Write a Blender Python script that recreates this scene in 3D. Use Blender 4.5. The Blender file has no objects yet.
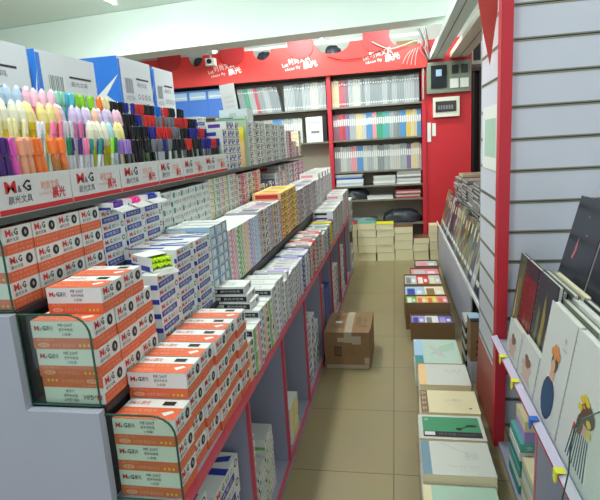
import bpy, math, random
from mathutils import Vector, Matrix
random.seed(7)
C = bpy.context.scene.collection
SC = bpy.context.scene

# ------------------------------------------------------------------ camera, world, light, exposure
FOC, PITCH, YAW, ROLL = 516.0, .206, -.190, -.062
fw = Vector((math.sin(YAW)*math.cos(PITCH), math.cos(YAW)*math.cos(PITCH), -math.sin(PITCH)))
rt = fw.cross(Vector((0, 0, 1))).normalized(); up = rt.cross(fw)
r2 = math.cos(ROLL)*rt + math.sin(ROLL)*up; u2 = -math.sin(ROLL)*rt + math.cos(ROLL)*up
cd = bpy.data.cameras.new('camera'); cd.sensor_width = 36; cd.lens = FOC/600*36; cd.clip_start = .02
cam = bpy.data.objects.new('camera', cd); C.objects.link(cam)
m3 = Matrix((r2, u2, -fw)).transposed()
cam.matrix_world = Matrix.Translation((0, 0, 1.6)) @ m3.to_4x4()
SC.camera = cam
w = bpy.data.worlds.new('world'); SC.world = w; w.use_nodes = True
w.node_tree.nodes['Background'].inputs[0].default_value = (.86, .93, 1, 1)
w.node_tree.nodes['Background'].inputs[1].default_value = .85
def area(name, loc, sx, sy, power, col=(1, 1, 1), rot=(0, 0, 0)):
    l = bpy.data.lights.new(name, 'AREA'); l.shape = 'RECTANGLE'; l.size = sx; l.size_y = sy
    l.energy = power; l.color = col
    o = bpy.data.objects.new(name, l); C.objects.link(o); o.location = loc; o.rotation_euler = rot
    return o
LAMPS = [(-2.72, 4.54, 3.1), (-.9, 1.0, 3.1), (-.9, 3.9, 3.1), (1.3, 1.4, 3.1), (-1.2, 6.25, 3.1), (-3.2, 1.5, 3.1), (1.2, 4.6, 3.1), (.1, 6.3, 3.1)]
POW = [46, 26, 42, 10, 23, 26, 14, 22]
def bulb(loc, power):
    l = bpy.data.lights.new('tube_glow', 'POINT'); l.energy = power; l.shadow_soft_size = .12; l.color = (.95, 1, .97)
    o = bpy.data.objects.new('tube_glow', l); C.objects.link(o); o.location = loc
for (x, y, z), p in zip(LAMPS, POW):
    bulb((x, y, z-.16), p*.75); p *= .62
    area('tube_light', (x, y, z-.07), .12, 1.2, p, (.95, 1, .96)) if y < 6 else area('tube_light', (x, y, z-.07), 1.2, .12, p, (.95, 1, .96))
SC.view_settings.view_transform = 'Standard'; SC.view_settings.look = 'None'
SC.view_settings.gamma = 1; SC.view_settings.use_curve_mapping = False
SC.view_settings.exposure = 0.10

# ------------------------------------------------------------------ materials
def s2l(c): return c/12.92 if c <= .04045 else ((c+.055)/1.055)**2.4
MATS = {}
def mat(name, rgb, rough=.5, metal=0, noise=0, scale=20, emit=0, bump=0, trans=0, alpha=1):
    """rgb in 0..255 display values"""
    if name in MATS: return MATS[name]
    m = bpy.data.materials.new(name); m.use_nodes = True
    nt = m.node_tree; b = nt.nodes['Principled BSDF']
    col = [s2l(c/255) for c in rgb]+[1]
    b.inputs['Base Color'].default_value = col
    b.inputs['Roughness'].default_value = rough; b.inputs['Metallic'].default_value = metal
    if noise or bump:
        tc = nt.nodes.new('ShaderNodeTexCoord'); n = nt.nodes.new('ShaderNodeTexNoise')
        n.inputs['Scale'].default_value = scale; n.inputs['Detail'].default_value = 4
        nt.links.new(tc.outputs['Object'], n.inputs['Vector'])
        if noise:
            r = nt.nodes.new('ShaderNodeMix'); r.data_type = 'RGBA'
            r.inputs[6].default_value = [c*(1-noise) for c in col[:3]]+[1]
            r.inputs[7].default_value = [min(1, c*(1+noise)) for c in col[:3]]+[1]
            nt.links.new(n.outputs['Fac'], r.inputs[0]); nt.links.new(r.outputs[2], b.inputs['Base Color'])
        if bump:
            bn = nt.nodes.new('ShaderNodeBump'); bn.inputs['Strength'].default_value = bump; bn.inputs['Distance'].default_value = .01
            nt.links.new(n.outputs['Fac'], bn.inputs['Height']); nt.links.new(bn.outputs[0], b.inputs['Normal'])
    if emit:
        b.inputs['Emission Color'].default_value = col; b.inputs['Emission Strength'].default_value = emit
    if alpha < 1: b.inputs['Alpha'].default_value = alpha
    MATS[name] = m; return m
def film(name, tint, gl=.12, rough=.1):
    m = bpy.data.materials.new(name); m.use_nodes = True; nt = m.node_tree
    for n in list(nt.nodes):
        if n.type == 'BSDF_PRINCIPLED': nt.nodes.remove(n)
    t = nt.nodes.new('ShaderNodeBsdfTransparent'); t.inputs[0].default_value = [*tint, 1]
    g = nt.nodes.new('ShaderNodeBsdfGlossy'); g.inputs['Roughness'].default_value = rough
    mx = nt.nodes.new('ShaderNodeMixShader'); mx.inputs[0].default_value = gl
    nt.links.new(t.outputs[0], mx.inputs[1]); nt.links.new(g.outputs[0], mx.inputs[2])
    nt.links.new(mx.outputs[0], nt.nodes['Material Output'].inputs[0]); MATS[name] = m; return m
WHITE = mat('white_card', (226, 228, 224), .55)
GREY = mat('grey_print', (120, 124, 130), .6)
BLK = mat('black_print', (30, 30, 34), .5)
ORG = mat('orange_print', (226, 104, 62), .5)
ORL = mat('pale_orange_print', (240, 165, 135), .5)
RED = mat('red_print', (212, 42, 46), .5)
BLU = mat('blue_print', (44, 62, 160), .5)
SKY = mat('bright_blue_print', (34, 118, 214), .5)
TEA = mat('teal_print', (60, 140, 140), .5)
GRN = mat('green_print', (120, 178, 84), .5)
YEL = mat('yellow_print', (232, 208, 50), .5)
PNK = mat('pink_print', (230, 140, 160), .5)
LIL = mat('lilac_print', (170, 150, 215), .5)
PUR = mat('purple_print', (92, 50, 150), .5)
LBL = mat('light_blue_card', (165, 198, 226), .5)
CRM = mat('cream_card', (226, 214, 176), .6)
MINT = mat('mint_card', (170, 200, 180), .55)
PEA = mat('peach_print', (240, 196, 140), .5)
LGR = mat('light_grey_card', (190, 192, 190), .55)
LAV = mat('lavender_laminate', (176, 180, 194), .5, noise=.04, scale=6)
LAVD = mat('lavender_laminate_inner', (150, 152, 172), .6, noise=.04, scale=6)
REDP = mat('red_edging', (196, 40, 56), .45)
DARK = mat('black_riser', (34, 34, 40), .5)
STEEL = mat('dark_metal_shelf', (84, 92, 88), .4, metal=.3)
GLASS = film('clear_acrylic', (.92, .98, .93), .05, .05)
GEDGE = mat('green_acrylic_edge', (40, 84, 66), .25)
WRAP = film('plastic_wrap', (.97, .98, 1), .16, .18)
KRAFT = mat('kraft_cardboard', (134, 104, 70), .75, noise=.08, scale=12)
PAPER = mat('page_edges', (236, 226, 186), .8, noise=.06, scale=60)

# ------------------------------------------------------------------ mesh builder
_txt = {}
def text2d(s, bold=0):
    k = (s, bold)
    if k in _txt: return _txt[k]
    cu = bpy.data.curves.new('t', 'FONT'); cu.body = s; cu.size = 1; cu.resolution_u = 1; cu.offset = bold
    o = bpy.data.objects.new('t', cu); C.objects.link(o)
    dg = bpy.context.evaluated_depsgraph_get(); me = bpy.data.meshes.new_from_object(o.evaluated_get(dg))
    vs = [(v.co.x, v.co.y) for v in me.vertices]; fs = [tuple(p.vertices) for p in me.polygons]
    bpy.data.objects.remove(o); bpy.data.curves.remove(cu); bpy.data.meshes.remove(me)
    if vs:
        x0 = min(v[0] for v in vs); x1 = max(v[0] for v in vs); y0 = min(v[1] for v in vs); y1 = max(v[1] for v in vs)
        vs = [((a-x0)/(x1-x0), (b-y0)/(y1-y0)) for a, b in vs]
    _txt[k] = (vs, fs); return _txt[k]
class MB:
    def __init__(s): s.k = 0; s.v = []; s.f = []; s.m = []; s.mats = []; s.M = None; s.sm = []
    def mi(s, m):
        if m not in s.mats: s.mats.append(m)
        return s.mats.index(m)
    def add(s, vs, fs, m, smooth=False):
        b = len(s.v); i = s.mi(m)
        for v in vs:
            v = Vector(v); s.v.append(s.M @ v if s.M else v)
        for f in fs: s.f.append([b+k for k in f]); s.m.append(i); s.sm.append(smooth)
    def box(s, x0, x1, y0, y1, z0, z1, m, side=None, top=None):
        vs = [(x0,y0,z0),(x1,y0,z0),(x1,y1,z0),(x0,y1,z0),(x0,y0,z1),(x1,y0,z1),(x1,y1,z1),(x0,y1,z1)]
        s.add(vs, [(3,2,1,0)], m); s.add(vs, [(4,5,6,7)], top or m)
        s.add(vs, [(0,1,5,4),(1,2,6,5),(2,3,7,6),(3,0,4,7)], side or m)
        return s
    def cyl(s, p0, p1, r0, r1, m, n=10, cap=True):
        p0 = Vector(p0); p1 = Vector(p1); d = (p1-p0).normalized()
        a = d.orthogonal().normalized(); b = d.cross(a)
        vs = []
        for p, r in ((p0, r0), (p1, r1)):
            for k in range(n): t = 2*math.pi*k/n; vs.append(p+(a*math.cos(t)+b*math.sin(t))*r)
        fs = [(k, (k+1) % n, n+(k+1) % n, n+k) for k in range(n)]
        s.add(vs, fs, m, True)
        if cap: s.add(vs, [tuple(range(n-1, -1, -1)), tuple(range(n, 2*n))], m)
        return s
    def path(s, pts, r, m, n=6):
        for a, b in zip(pts, pts[1:]): s.cyl(a, b, r, r, m, n)
        return s
    # decals on a frame F = (origin, u, v, n) with u,v full-size vectors
    def rect(s, F, u0, v0, u1, v1, m, off=.0006):
        o, u, v, n = F; s.k += 1; off += s.k*.00001
        P = lambda a, b: o+u*a+v*b+n*off
        s.add([P(u0,v0),P(u1,v0),P(u1,v1),P(u0,v1)], [(0,1,2,3)], m); return s
    def poly(s, F, pts, m, off=.0006):
        o, u, v, n = F; s.k += 1; off += s.k*.00001
        s.add([o+u*a+v*b+n*off for a, b in pts], [tuple(range(len(pts)))], m); return s
    def ell(s, F, cu, cv, ru, rv, m, off=.0006, n=14, a0=0, a1=2*math.pi):
        return s.poly(F, [(cu+ru*math.cos(a0+(a1-a0)*k/n), cv+rv*math.sin(a0+(a1-a0)*k/n)) for k in range(n)], m, off)
    def text(s, F, t, u0, v0, u1, v1, m, off=.0009, bold=0):
        o, u, v, n = F; vs, fs = text2d(t, bold); s.k += 1; off += s.k*.00001
        s.add([o+u*(u0+(u1-u0)*a)+v*(v0+(v1-v0)*b)+n*off for a, b in vs], fs, m); return s
    def extr(s, pts, axis, a, b, m):
        """polygon pts (2D) extruded between a and b along axis"""
        def P(p, t): return {'x': (t, p[0], p[1]), 'y': (p[0], t, p[1]), 'z': (p[0], p[1], t)}[axis]
        n = len(pts); vs = [P(p, a) for p in pts]+[P(p, b) for p in pts]
        s.add(vs, [tuple(range(n)), tuple(range(2*n-1, n-1, -1))]+[(k, n+k, n+(k+1) % n, (k+1) % n) for k in range(n)], m); return s
    def mesh(s, name):
        me = bpy.data.meshes.new(name); me.from_pydata(s.v, [], s.f)
        for m in s.mats: me.materials.append(m)
        me.polygons.foreach_set('material_index', s.m); me.polygons.foreach_set('use_smooth', s.sm); me.update(); return me
    def obj(s, name, parent=None, loc=None, rz=0):
        return link(name, s.mesh(name), parent, loc, rz)
def frame(o, u, v):
    u = Vector(u); v = Vector(v); return (Vector(o), u, v, u.cross(v).normalized())
def link(name, me, parent=None, loc=None, rz=0):
    o = bpy.data.objects.new(name, me); C.objects.link(o)
    if parent: o.parent = parent
    if loc: o.location = loc
    o.rotation_euler[2] = rz
    return o
USED = {}
def tag(o, label, cat, group=None):
    o['label'] = label; o['category'] = cat
    if group: o['group'] = group
    USED.setdefault(label, []).append(o.name)
    return o
def thing(name, label, cat, loc=(0, 0, 0), rz=0, group=None):
    o = bpy.data.objects.new(name, None); C.objects.link(o); o.location = loc; o.rotation_euler[2] = rz; o.empty_display_size = .1
    return tag(o, label, cat, group)
def struct(name, mb, parent=None):
    o = mb.obj(name, parent)
    if not parent: o['kind'] = 'structure'
    return o
ORD = ['first', 'second', 'third', 'fourth', 'fifth', 'sixth', 'seventh', 'eighth', 'ninth', 'tenth', 'eleventh', 'twelfth', 'thirteenth', 'fourteenth', 'fifteenth', 'sixteenth', 'seventeenth', 'eighteenth', 'nineteenth', 'twentieth']
def ordn(k):
    if k < 20: return ORD[k]
    t, u = divmod(k+1, 10); T = {2: 'twenty', 3: 'thirty', 4: 'forty', 5: 'fifty', 6: 'sixty', 7: 'seventy'}[t]
    return {2: 'twentieth', 3: 'thirtieth', 4: 'fortieth', 5: 'fiftieth', 6: 'sixtieth', 7: 'seventieth'}[t] if u == 0 else T+'-'+ORD[u-1]

# ------------------------------------------------------------------ setting
fm = bpy.data.materials.new('floor_tiles'); fm.use_nodes = True; nt = fm.node_tree; b = nt.nodes['Principled BSDF']
tc = nt.nodes.new('ShaderNodeTexCoord'); mp = nt.nodes.new('ShaderNodeMapping'); mp.inputs['Location'].default_value = (.04, .15, 0)
br = nt.nodes.new('ShaderNodeTexBrick'); br.offset = 0; br.inputs['Scale'].default_value = 1
br.inputs['Brick Width'].default_value = .6; br.inputs['Row Height'].default_value = .6; br.inputs['Mortar Size'].default_value = .0035
br.inputs['Color1'].default_value = [s2l(c/255) for c in (156, 142, 104)]+[1]; br.inputs['Color2'].default_value = [s2l(c/255) for c in (151, 137, 100)]+[1]
br.inputs['Mortar'].default_value = [s2l(c/255) for c in (110, 98, 72)]+[1]
nz = nt.nodes.new('ShaderNodeTexNoise'); nz.inputs['Scale'].default_value = 3; nz.inputs['Detail'].default_value = 6
mx = nt.nodes.new('ShaderNodeMix'); mx.data_type = 'RGBA'; mx.blend_type = 'MULTIPLY'; mx.inputs[0].default_value = .25
nt.links.new(tc.outputs['Object'], mp.inputs[0]); nt.links.new(mp.outputs[0], br.inputs['Vector']); nt.links.new(tc.outputs['Object'], nz.inputs['Vector'])
nt.links.new(br.outputs['Color'], mx.inputs[6]); nt.links.new(nz.outputs['Color'], mx.inputs[7]); nt.links.new(mx.outputs[2], b.inputs['Base Color'])
b.inputs['Roughness'].default_value = .38
struct('floor', MB().box(-5, 2.2, -1.2, 7.6, -.05, 0, fm))
CEIL = mat('pale_green_paint', (224, 240, 233), .7, noise=.03, scale=3)
WALLW = mat('white_wall_paint', (205, 208, 204), .7, noise=.03, scale=3)
WALLR = mat('red_wall_paint', (198, 36, 46), .55, noise=.04, scale=5)
struct('ceiling', MB().box(-5, 2.2, -1.2, 7.6, 3.2, 3.25, CEIL))
struct('wall_left', MB().box(-5.05, -5, -1.2, 7.6, 0, 3.2, WALLW))
struct('wall_right', MB().box(2.2, 2.25, -1.2, 7.6, 0, 3.2, WALLW))
struct('wall_back', MB().box(-5, 2.2, 7.45, 7.5, 0, 3.2, WALLW))
bm_ = MB(); bm_.M = Matrix.Rotation(-.1, 4, 'Z')
o = struct('ceiling_beam', bm_.box(-4.9, 1.1-.45, 0, .35, 2.715, 3.195, CEIL)); o.location = (0, 5.62, 0)
struct('wall_pier', MB().box(.40, .955, 6.97, 7.44, 0, 2.74, WALLR))
# trunking along the ceiling on the right
t1 = MB(); t1.box(.45, .61, 2.9, 6.94, 2.5, 2.57, CEIL); t1.box(.515, .52, 2.9, 6.94, 2.495, 2.4999, GREY)
struct('ceiling_trunking', t1)
t2 = MB(); t2.box(.69, .90, 2.9, 6.94, 2.5, 2.56, mat('cream_trunking', (214, 204, 188), .6)); t2.box(.80, .806, 2.9, 6.94, 2.4952, 2.4999, GREY)
struct('ceiling_trunking', t2)
d = MB(); DB = mat('dark_brown_bars', (58, 34, 34), .45)
d.box(.96, 1.6, 7.2, 7.24, 0, 2.36, mat('doorway_dark', (40, 26, 28), .7))
for k in range(7): d.box(.985+k*.085, 1.01+k*.085, 7.12, 7.18, 0, 2.34, DB)
d.box(.96, 1.6, 7.1, 7.2, 2.34, 2.39, DB)
struct('door_1', d)
wn = MB(); wn.box(.99, 1.4, 7.38, 7.44, 2.45, 2.78, WHITE); wn.box(1.03, 1.12, 7.374, 7.38, 2.5, 2.73, BLK); wn.box(1.16, 1.25, 7.374, 7.38, 2.5, 2.73, GREY)
struct('window_1', wn)
# lamps
for i, (x, y, z) in enumerate(LAMPS):
    if not (i in (0, 2)): continue
    t = thing('ceiling_lamp', ['white fluorescent batten lamp on the ceiling at far left above the white beam', '', 'white fluorescent batten lamp on the ceiling over the pen shelves'][i], 'lamp', (x, y, z))
    MB().box(-.05, .05, -.65, .65, 0, .095, WHITE).obj('lamp_housing', t)
    tb = MB(); tb.cyl((0, -.6, -.03), (0, .6, -.03), .016, .016, mat('lit_tube', (255, 255, 245), .4, emit=6)); tb.obj('tube', t)
    for e in (-1, 1): MB().box(-.02, .02, e*.63-.02, e*.63+.02, -.05, .0, WHITE).obj('end_cap', t)

# ------------------------------------------------------------------ left display unit
Y0, YE = 1.055, 5.95
EDG = mat('rose_edging', (204, 78, 98), .45)
g = thing('display_unit', 'long stepped lavender display unit with red edging along the left of the aisle', 'shelving', (0, 0, 0))
def P(*pts): return list(pts)
e = MB().extr([(-1.8, 0), (-.545, 0), (-.545, .735), (-.715, .735), (-.715, .99), (-.912, .99), (-.912, 1.235), (-1.8, 1.235)], 'y', Y0-.03, Y0-.005, LAV)
e.obj('end_panel', g)
MB().box(-.545, -.527, Y0-.03, Y0-.004, 0, .735, EDG).obj('edging', g)
e = MB().extr([(-1.8, 0), (-.545, 0), (-.545, .735), (-.715, .735), (-.715, .99), (-.912, .99), (-.912, 1.235), (-1.8, 1.235)], 'y', YE, YE+.02, LAV)
e.obj('end_panel', g)
MB().box(-1.0, -.545, Y0, YE, .705, .7385, LAV).obj('worktop', g)
MB().box(-.545, -.528, Y0, YE, .718, .737, EDG).obj('front_edging', g)
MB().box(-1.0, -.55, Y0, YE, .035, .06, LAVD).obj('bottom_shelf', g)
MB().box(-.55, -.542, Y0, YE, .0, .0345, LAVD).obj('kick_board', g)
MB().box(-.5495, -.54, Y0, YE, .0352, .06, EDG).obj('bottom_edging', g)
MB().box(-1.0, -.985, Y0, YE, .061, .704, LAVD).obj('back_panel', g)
DIV = [1.64, 2.235, 2.85, 3.52, 4.15, 4.8, 5.4]
for y in DIV:
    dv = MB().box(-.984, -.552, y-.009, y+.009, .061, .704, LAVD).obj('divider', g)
    MB().box(-.5515, -.537, y-.006, y+.006, .061, .699, EDG).obj('edging', dv)
MB().box(-.96, -.723, Y0, YE, .739, .9745, DARK).obj('riser', g)
MB().box(-1.17, -.712, Y0, YE, .975, .993, DARK).obj('tier_shelf', g)
MB().box(-1.19, -.925, Y0, YE, .9935, 1.2195, DARK).obj('riser', g)
MB().box(-1.8, -.91, Y0, YE, 1.22, 1.238, DARK).obj('tier_shelf', g)
MB().box(-1.8, -1.14, Y0+.01, 5.3, 1.239, 1.4495, mat('shelf_backing', (70, 72, 78), .6)).obj('riser', g)
rk = MB().box(-1.8, -.915, Y0-.02, 5.3, 1.45, 1.467, STEEL).obj('rack_shelf', g)
def guard(x0, x1, z0, z1, y):
    r = .055; pts = [(x0, z0), (x1, z0)]
    pts += [(x1-r+r*math.cos(a*math.pi/12), z1-r+r*math.sin(a*math.pi/12)) for a in range(0, 7)]+[(x0, z1)]
    o = MB().extr(pts, 'y', y, y+.003, GLASS).obj('acrylic_guard', g)
    ed = MB(); ed.path([(a, y-.002, b) for a, b in pts+[pts[0]]], .0028, GEDGE, 5); ed.obj('acrylic_edge', o)
guard(-.722, -.535, .742, .975, Y0-.004); guard(-.912, -.722, .997, 1.232, Y0-.004); guard(-1.2, -.918, 1.24, 1.455, Y0-.004)

# ------------------------------------------------------------------ cartons of pens: designs
FR = lambda L, W, H: (frame((0,0,0),(0,W,0),(0,0,H)), frame((-L,0,0),(L,0,0),(0,0,H)), frame((-L,0,H),(L,0,0),(0,W,0)))
_box = {}
def logo(mb, F, u0, v0, u1, v1):
    w_ = u1-u0
    mb.text(F, 'M', u0, v0, u0+w_*.42, v1, RED, bold=.025)
    mb.text(F, '&', u0+w_*.46, v0, u0+w_*.62, v0+(v1-v0)*.6, BLK)
    mb.text(F, 'G', u0+w_*.66, v0, u1, v1, BLK, bold=.025)
def design(st, L, W, H, flip=False):
    k = (st, L, W, H, flip)
    if k in _box: return _box[k]
    mb = MB(); E, N, T = FR(L, W, H)
    if flip: N = frame((0, 0, H), (-L, 0, 0), (0, 0, -H)); N = (N[0], N[1], N[2], Vector((0, -1, 0)))
    style = st.split(':')
    kind = style[0]; cs = [MATS[x] for x in style[1:]]
    if kind == 'mg':
        mb.box(-L, 0, 0, W, 0, H, WHITE)
        for F in (E, N): mb.rect(F, 0, 0, 1, .40, ORG)
        logo(mb, E, .08, .66, .50, .92)
        mb.text(E, '晨光文具', .08, .46, .50, .6, BLK)
        mb.ell(E, .76, .70, .13, .2, BLK, .0008); mb.text(E, '0', .72, .61, .80, .80, WHITE, .0014, bold=.01)
        mb.text(E, '中性笔 MF-2007', .06, .22, .94, .34, ORL); mb.text(E, '办公签字笔 黑色', .06, .06, .94, .17, ORL)
        logo(mb, N, .05, .66, .24, .84); mb.text(N, '晨光', .25, .66, .36, .84, BLK)
        mb.text(N, 'MF-2007', .45, .80, .68, .92, BLK); mb.text(N, '签字中性笔', .45, .64, .68, .75, BLK); mb.text(N, '12支装', .50, .48, .64, .59, BLK)
        mb.text(N, 'GEL PEN 0.5', .06, .29, .34, .37, ORL)
        mb.ell(N, .17, .15, .10, .09, ORL, .0008); mb.text(N, '0.5', .12, .1, .22, .2, ORG, .0012)
        mb.text(N, '水性笔 精品办公', .30, .08, .68, .22, ORL)
        for q in range(3): mb.ell(N, .76+q*.07, .14, .018, .05, YEL, .0008)
        mb.rect(T, 0, 0, 1, .56, ORG); mb.text(T, '晨光文具 中性笔', .06, .34, .62, .48, ORL); mb.text(T, 'GEL PEN', .06, .12, .4, .22, ORL)
        mb.rect(T, .62, .68, .82, .88, BLK); mb.text(T, 'M&G 晨光', .06, .68, .4, .88, RED); mb.poly(T, [(.72,.3),(.86,.42),(.92,.34),(.8,.16)], WHITE, .0008)
    elif kind == 'refill':
        c = cs[0]
        mb.box(-L, 0, 0, W, 0, H, WHITE)
        mb.rect(E, .04, .06, .78, .46, c); mb.text(E, '中性笔芯', .12, .14, .70, .38, WHITE)
        logo(mb, E, .06, .58, .36, .9); mb.text(E, '替芯 0.5', .42, .6, .72, .86, BLK); mb.ell(E, .88, .72, .07, .2, BLK, .0008); mb.ell(E, .88, .72, .045, .12, WHITE, .0011)
        mb.rect(N, 0, .0, 1, .34, c); logo(mb, N, .10, .5, .28, .85); mb.text(N, '中性替芯', .34, .5, .6, .85, c)
        mb.rect(T, .0, .12, .7, .28, c); mb.rect(T, .3, .45, 1, .6, c); mb.text(T, 'M&G', .06, .66, .28, .9, RED); mb.poly(T, [(.5,.64),(.95,.78),(.95,.92),(.4,.72)], c)
    elif kind == 'teal':
        mb.box(-L, 0, 0, W, 0, H, WHITE, top=LGR)
        mb.rect(E, .04, .55, .28, .9, cs[0]); mb.text(E, '0.38', .35, .58, .92, .86, GREY); mb.text(E, '中性笔 黑', .1, .1, .9, .38, GREY)
        mb.rect(N, .0, .0, 1, .3, cs[0]); mb.text(N, 'M&G 晨光', .1, .45, .5, .8, BLK)
    elif kind == 'badge':     # card end with a coloured badge and print lines
        mb.box(-L, 0, 0, W, 0, H, cs[0], top=WHITE)
        mb.rect(E, .0, .0, .12, 1, WHITE); mb.ell(E, .45, .52, .27, .33, cs[1], .0008); mb.rect(E, .78, .15, .94, .85, GREY, .0008)
        mb.rect(N, .06, .2, .45, .8, cs[1]); mb.text(N, '晨光 GP-1008', .5, .3, .94, .7, GREY)
        mb.text(T, 'M&G', .1, .3, .3, .7, GREY); mb.rect(T, .4, .2, .9, .8, cs[1]); mb.rect(T, 0, 0, 1, .1, GREY); mb.rect(E, 0, .9, 1, 1, GREY); mb.rect(E, .2, .38, .7, .5, WHITE, .0012)
    elif kind == 'band':      # white carton, coloured end band, dark label on the long side
        mb.box(-L, 0, 0, W, 0, H, WHITE)
        mb.rect(E, .0, .0, .55, 1, cs[0]); mb.rect(E, .62, .2, .9, .8, cs[1]); mb.text(E, '0.5', .08, .25, .46, .75, WHITE, .001)
        mb.rect(N, .03, .12, .98, .82, BLK); mb.rect(N, .08, .28, .34, .7, LGR, .0009); mb.text(N, '晨光中性笔', .42, .32, .9, .64, LGR, .001)
        mb.text(T, '晨光文具', .3, .3, .7, .7, LGR); mb.rect(T, .0, .0, 1, .06, GREY)
    elif kind == 'stripe':
        mb.box(-L, 0, 0, W, 0, H, cs[0], top=cs[0])
        mb.rect(E, .0, .0, 1, .12, BLK, .0004); mb.rect(E, .12, .3, .5, .75, cs[1], .0008); mb.rect(E, .58, .3, .9, .5, BLK, .0008)
        mb.rect(N, .1, .2, .9, .8, cs[1]); mb.rect(T, .2, .35, .8, .65, cs[1])
    elif kind == 'thin':      # slim carton with a tinted patterned end
        mb.box(-L, 0, 0, W, 0, H, WHITE)
        mb.poly(E, [(0, 0), (.4, 0), (.75, 1), (.3, 1)], cs[0]); mb.poly(E, [(.6, 0), (.8, 0), (1, .6), (1, 1), (.95, 1)], cs[0]); mb.rect(E, .08, .35, .3, .75, WHITE, .0009)
        mb.rect(N, .1, .25, .9, .8, cs[0])
    elif kind == 'spot':      # white end with small dark glyphs
        mb.box(-L, 0, 0, W, 0, H, WHITE)
        mb.rect(E, .12, .18, .5, .62, cs[0]); mb.rect(E, .62, .4, .86, .82, cs[0]); mb.rect(E, 0, 0, 1, .1, GREY, .0004); mb.rect(E, .1, .72, .5, .84, GREY)
        mb.rect(N, .1, .25, .7, .7, cs[0]); mb.rect(T, 0, 0, 1, .12, LGR); mb.rect(T, .25, .3, .85, .7, LGR); mb.rect(T, .3, .4, .6, .6, cs[0])
    elif kind == 'flap':      # open carton, end flap folded down, coloured barrels inside
        t_ = .0015
        mb.box(-L, 0, 0, W, 0, t_, WHITE); mb.box(-L, 0, 0, t_, t_, H, WHITE); mb.box(-L, 0, W-t_, W, t_, H, WHITE)
        mb.box(-L, -.04, t_, W-t_, H-t_, H, WHITE); mb.box(-L, -L+t_, t_, W-t_, t_, H-t_, WHITE)
        mb.add([(0,0,t_),(0,W,t_),(.028,W,-.010),(.028,0,-.010)], [(0,1,2,3),(3,2,1,0)], WHITE)
        n = 6
        for q in range(n):
            y = (q+.5)*W/n; mb.cyl((-L+.02, y, H*.32), (-.006-random.random()*.012, y, H*.32), W/n*.42, W/n*.42, cs[0], 8)
            mb.cyl((-L+.02, y, H*.68), (-.014-random.random()*.012, y, H*.68), W/n*.42, W/n*.42, cs[0], 8)
        E2 = frame((-L,0,0),(L,0,0),(0,0,H)); mb.rect(E2, 0, 0, .9, .35, BLU); logo(mb, E2, .1, .5, .3, .85)
    me = mb.mesh('pen_box'); _box[k] = me; return me
TIER = {1: (-.535, .7392), 2: (-.716, .9937), 3: (-.914, 1.2387), 4: (-.93, 1.4677)}
TN = {1: 'bottom tier', 2: 'middle tier', 3: 'upper tier', 4: 'top rack'}
FAR = []
def kindname(s_):
    return {'mg': 'pen_box', 'refill': 'refill_box', 'thin': 'slim_box', 'flap': 'open_pen_box'}.get(s_.split(':')[0], 'stationery_box')
def fill(tier, ya, yb, styles, W, H, L, rows, look, group, jit=.004, dx=0, zoff=0, skip=None, wgap=.0015):
    X, z0 = TIER[tier]; n = max(1, int((yb-ya+.001)/(W+wgap))); st = (yb-ya)/n
    for c in range(n):
        R_ = rows(c) if callable(rows) else rows
        s_, lk = styles[c % len(styles)]
        cdx = random.uniform(-jit*2, 0)
        for r in range(R_):
            if skip and skip(c, r): continue
            me = design(s_, L, W, H)
            x = X+dx+cdx+random.uniform(-jit, 0)
            o = link(kindname(s_), me, None, (x, ya+c*st+random.uniform(0, .0004), z0+zoff+r*(H+.0006)), random.uniform(-.004, .004) if W > .06 else 0)
            rw = 'lowest' if r == 0 else ('topmost' if r == R_-1 else ORD[r]+' up')
            tag(o, f'{lk}, {TN[tier]}, {look}, {ordn(c)} column, {rw}', 'box', group)
            if kindname(s_) == 'stationery_box': FAR.append(o)
# --- bottom tier
OR = [('mg', 'orange-banded white pen box')]
X1, z1 = TIER[1]
fill(1, 1.065, 1.168, OR, .1, .072, .166, 3, 'orange block at acrylic guard', 'orange and white pen boxes')
fill(1, 1.171, 1.70, OR, .102, .072, .166, 4, 'orange block', 'orange and white pen boxes', jit=.007)
fill(1, 1.70, 2.08, [('band:peach_print:grey_print', 'white box, orange end'), ('band:green_print:peach_print', 'white box, green end'), ('band:pink_print:grey_print', 'white box, pink end'), ('band:light_blue_card:grey_print', 'white box, pale blue end')], .062, .03, .16, lambda c: [5, 6, 6, 7, 7, 7][c % 6], 'pastel-ended block', 'white boxes with pastel ends')
for i in range(3):
    o = link('pen_box', design('band:light_grey_card:grey_print', .17, .12, .030), None, (-.58-.012*i, 1.90+i*.004, z1+7*.0306+.001+i*.0308), .03*i-.02)
    tag(o, ['long white pen box with black label lying on the pastel-ended block', 'long white pen box, second of the three on the pastel-ended block', 'long white pen box with black label topmost on the pastel-ended block'][i], 'box', 'white boxes lying on the pastel block')
fill(1, 2.09, 2.34, [('band:light_grey_card:grey_print', 'black-sided grey box'), ('band:white_card:lilac_print', 'black-sided white box')], .08, .03, .18, lambda c: 8, 'black-sided block', 'black-sided boxes')
fill(1, 2.35, 2.75, [('spot:grey_print', 'white box, grey print'), ('badge:white_card:lilac_print', 'white box, lilac badge'), ('spot:black_print', 'white box, black print')], .055, .029, .17, lambda c: 7+(c == 1), 'lilac-badged block', 'badge-ended boxes')
fill(1, 2.76, 3.15, [('spot:blue_print', 'white box, blue print'), ('badge:white_card:lilac_print', 'white box, lilac badge'), ('stripe:blue_print:white_card', 'blue-ended box'), ('spot:purple_print', 'white box, purple print')], .052, .029, .17, lambda c: 7, 'blue print block', 'blue and purple print boxes')
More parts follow.
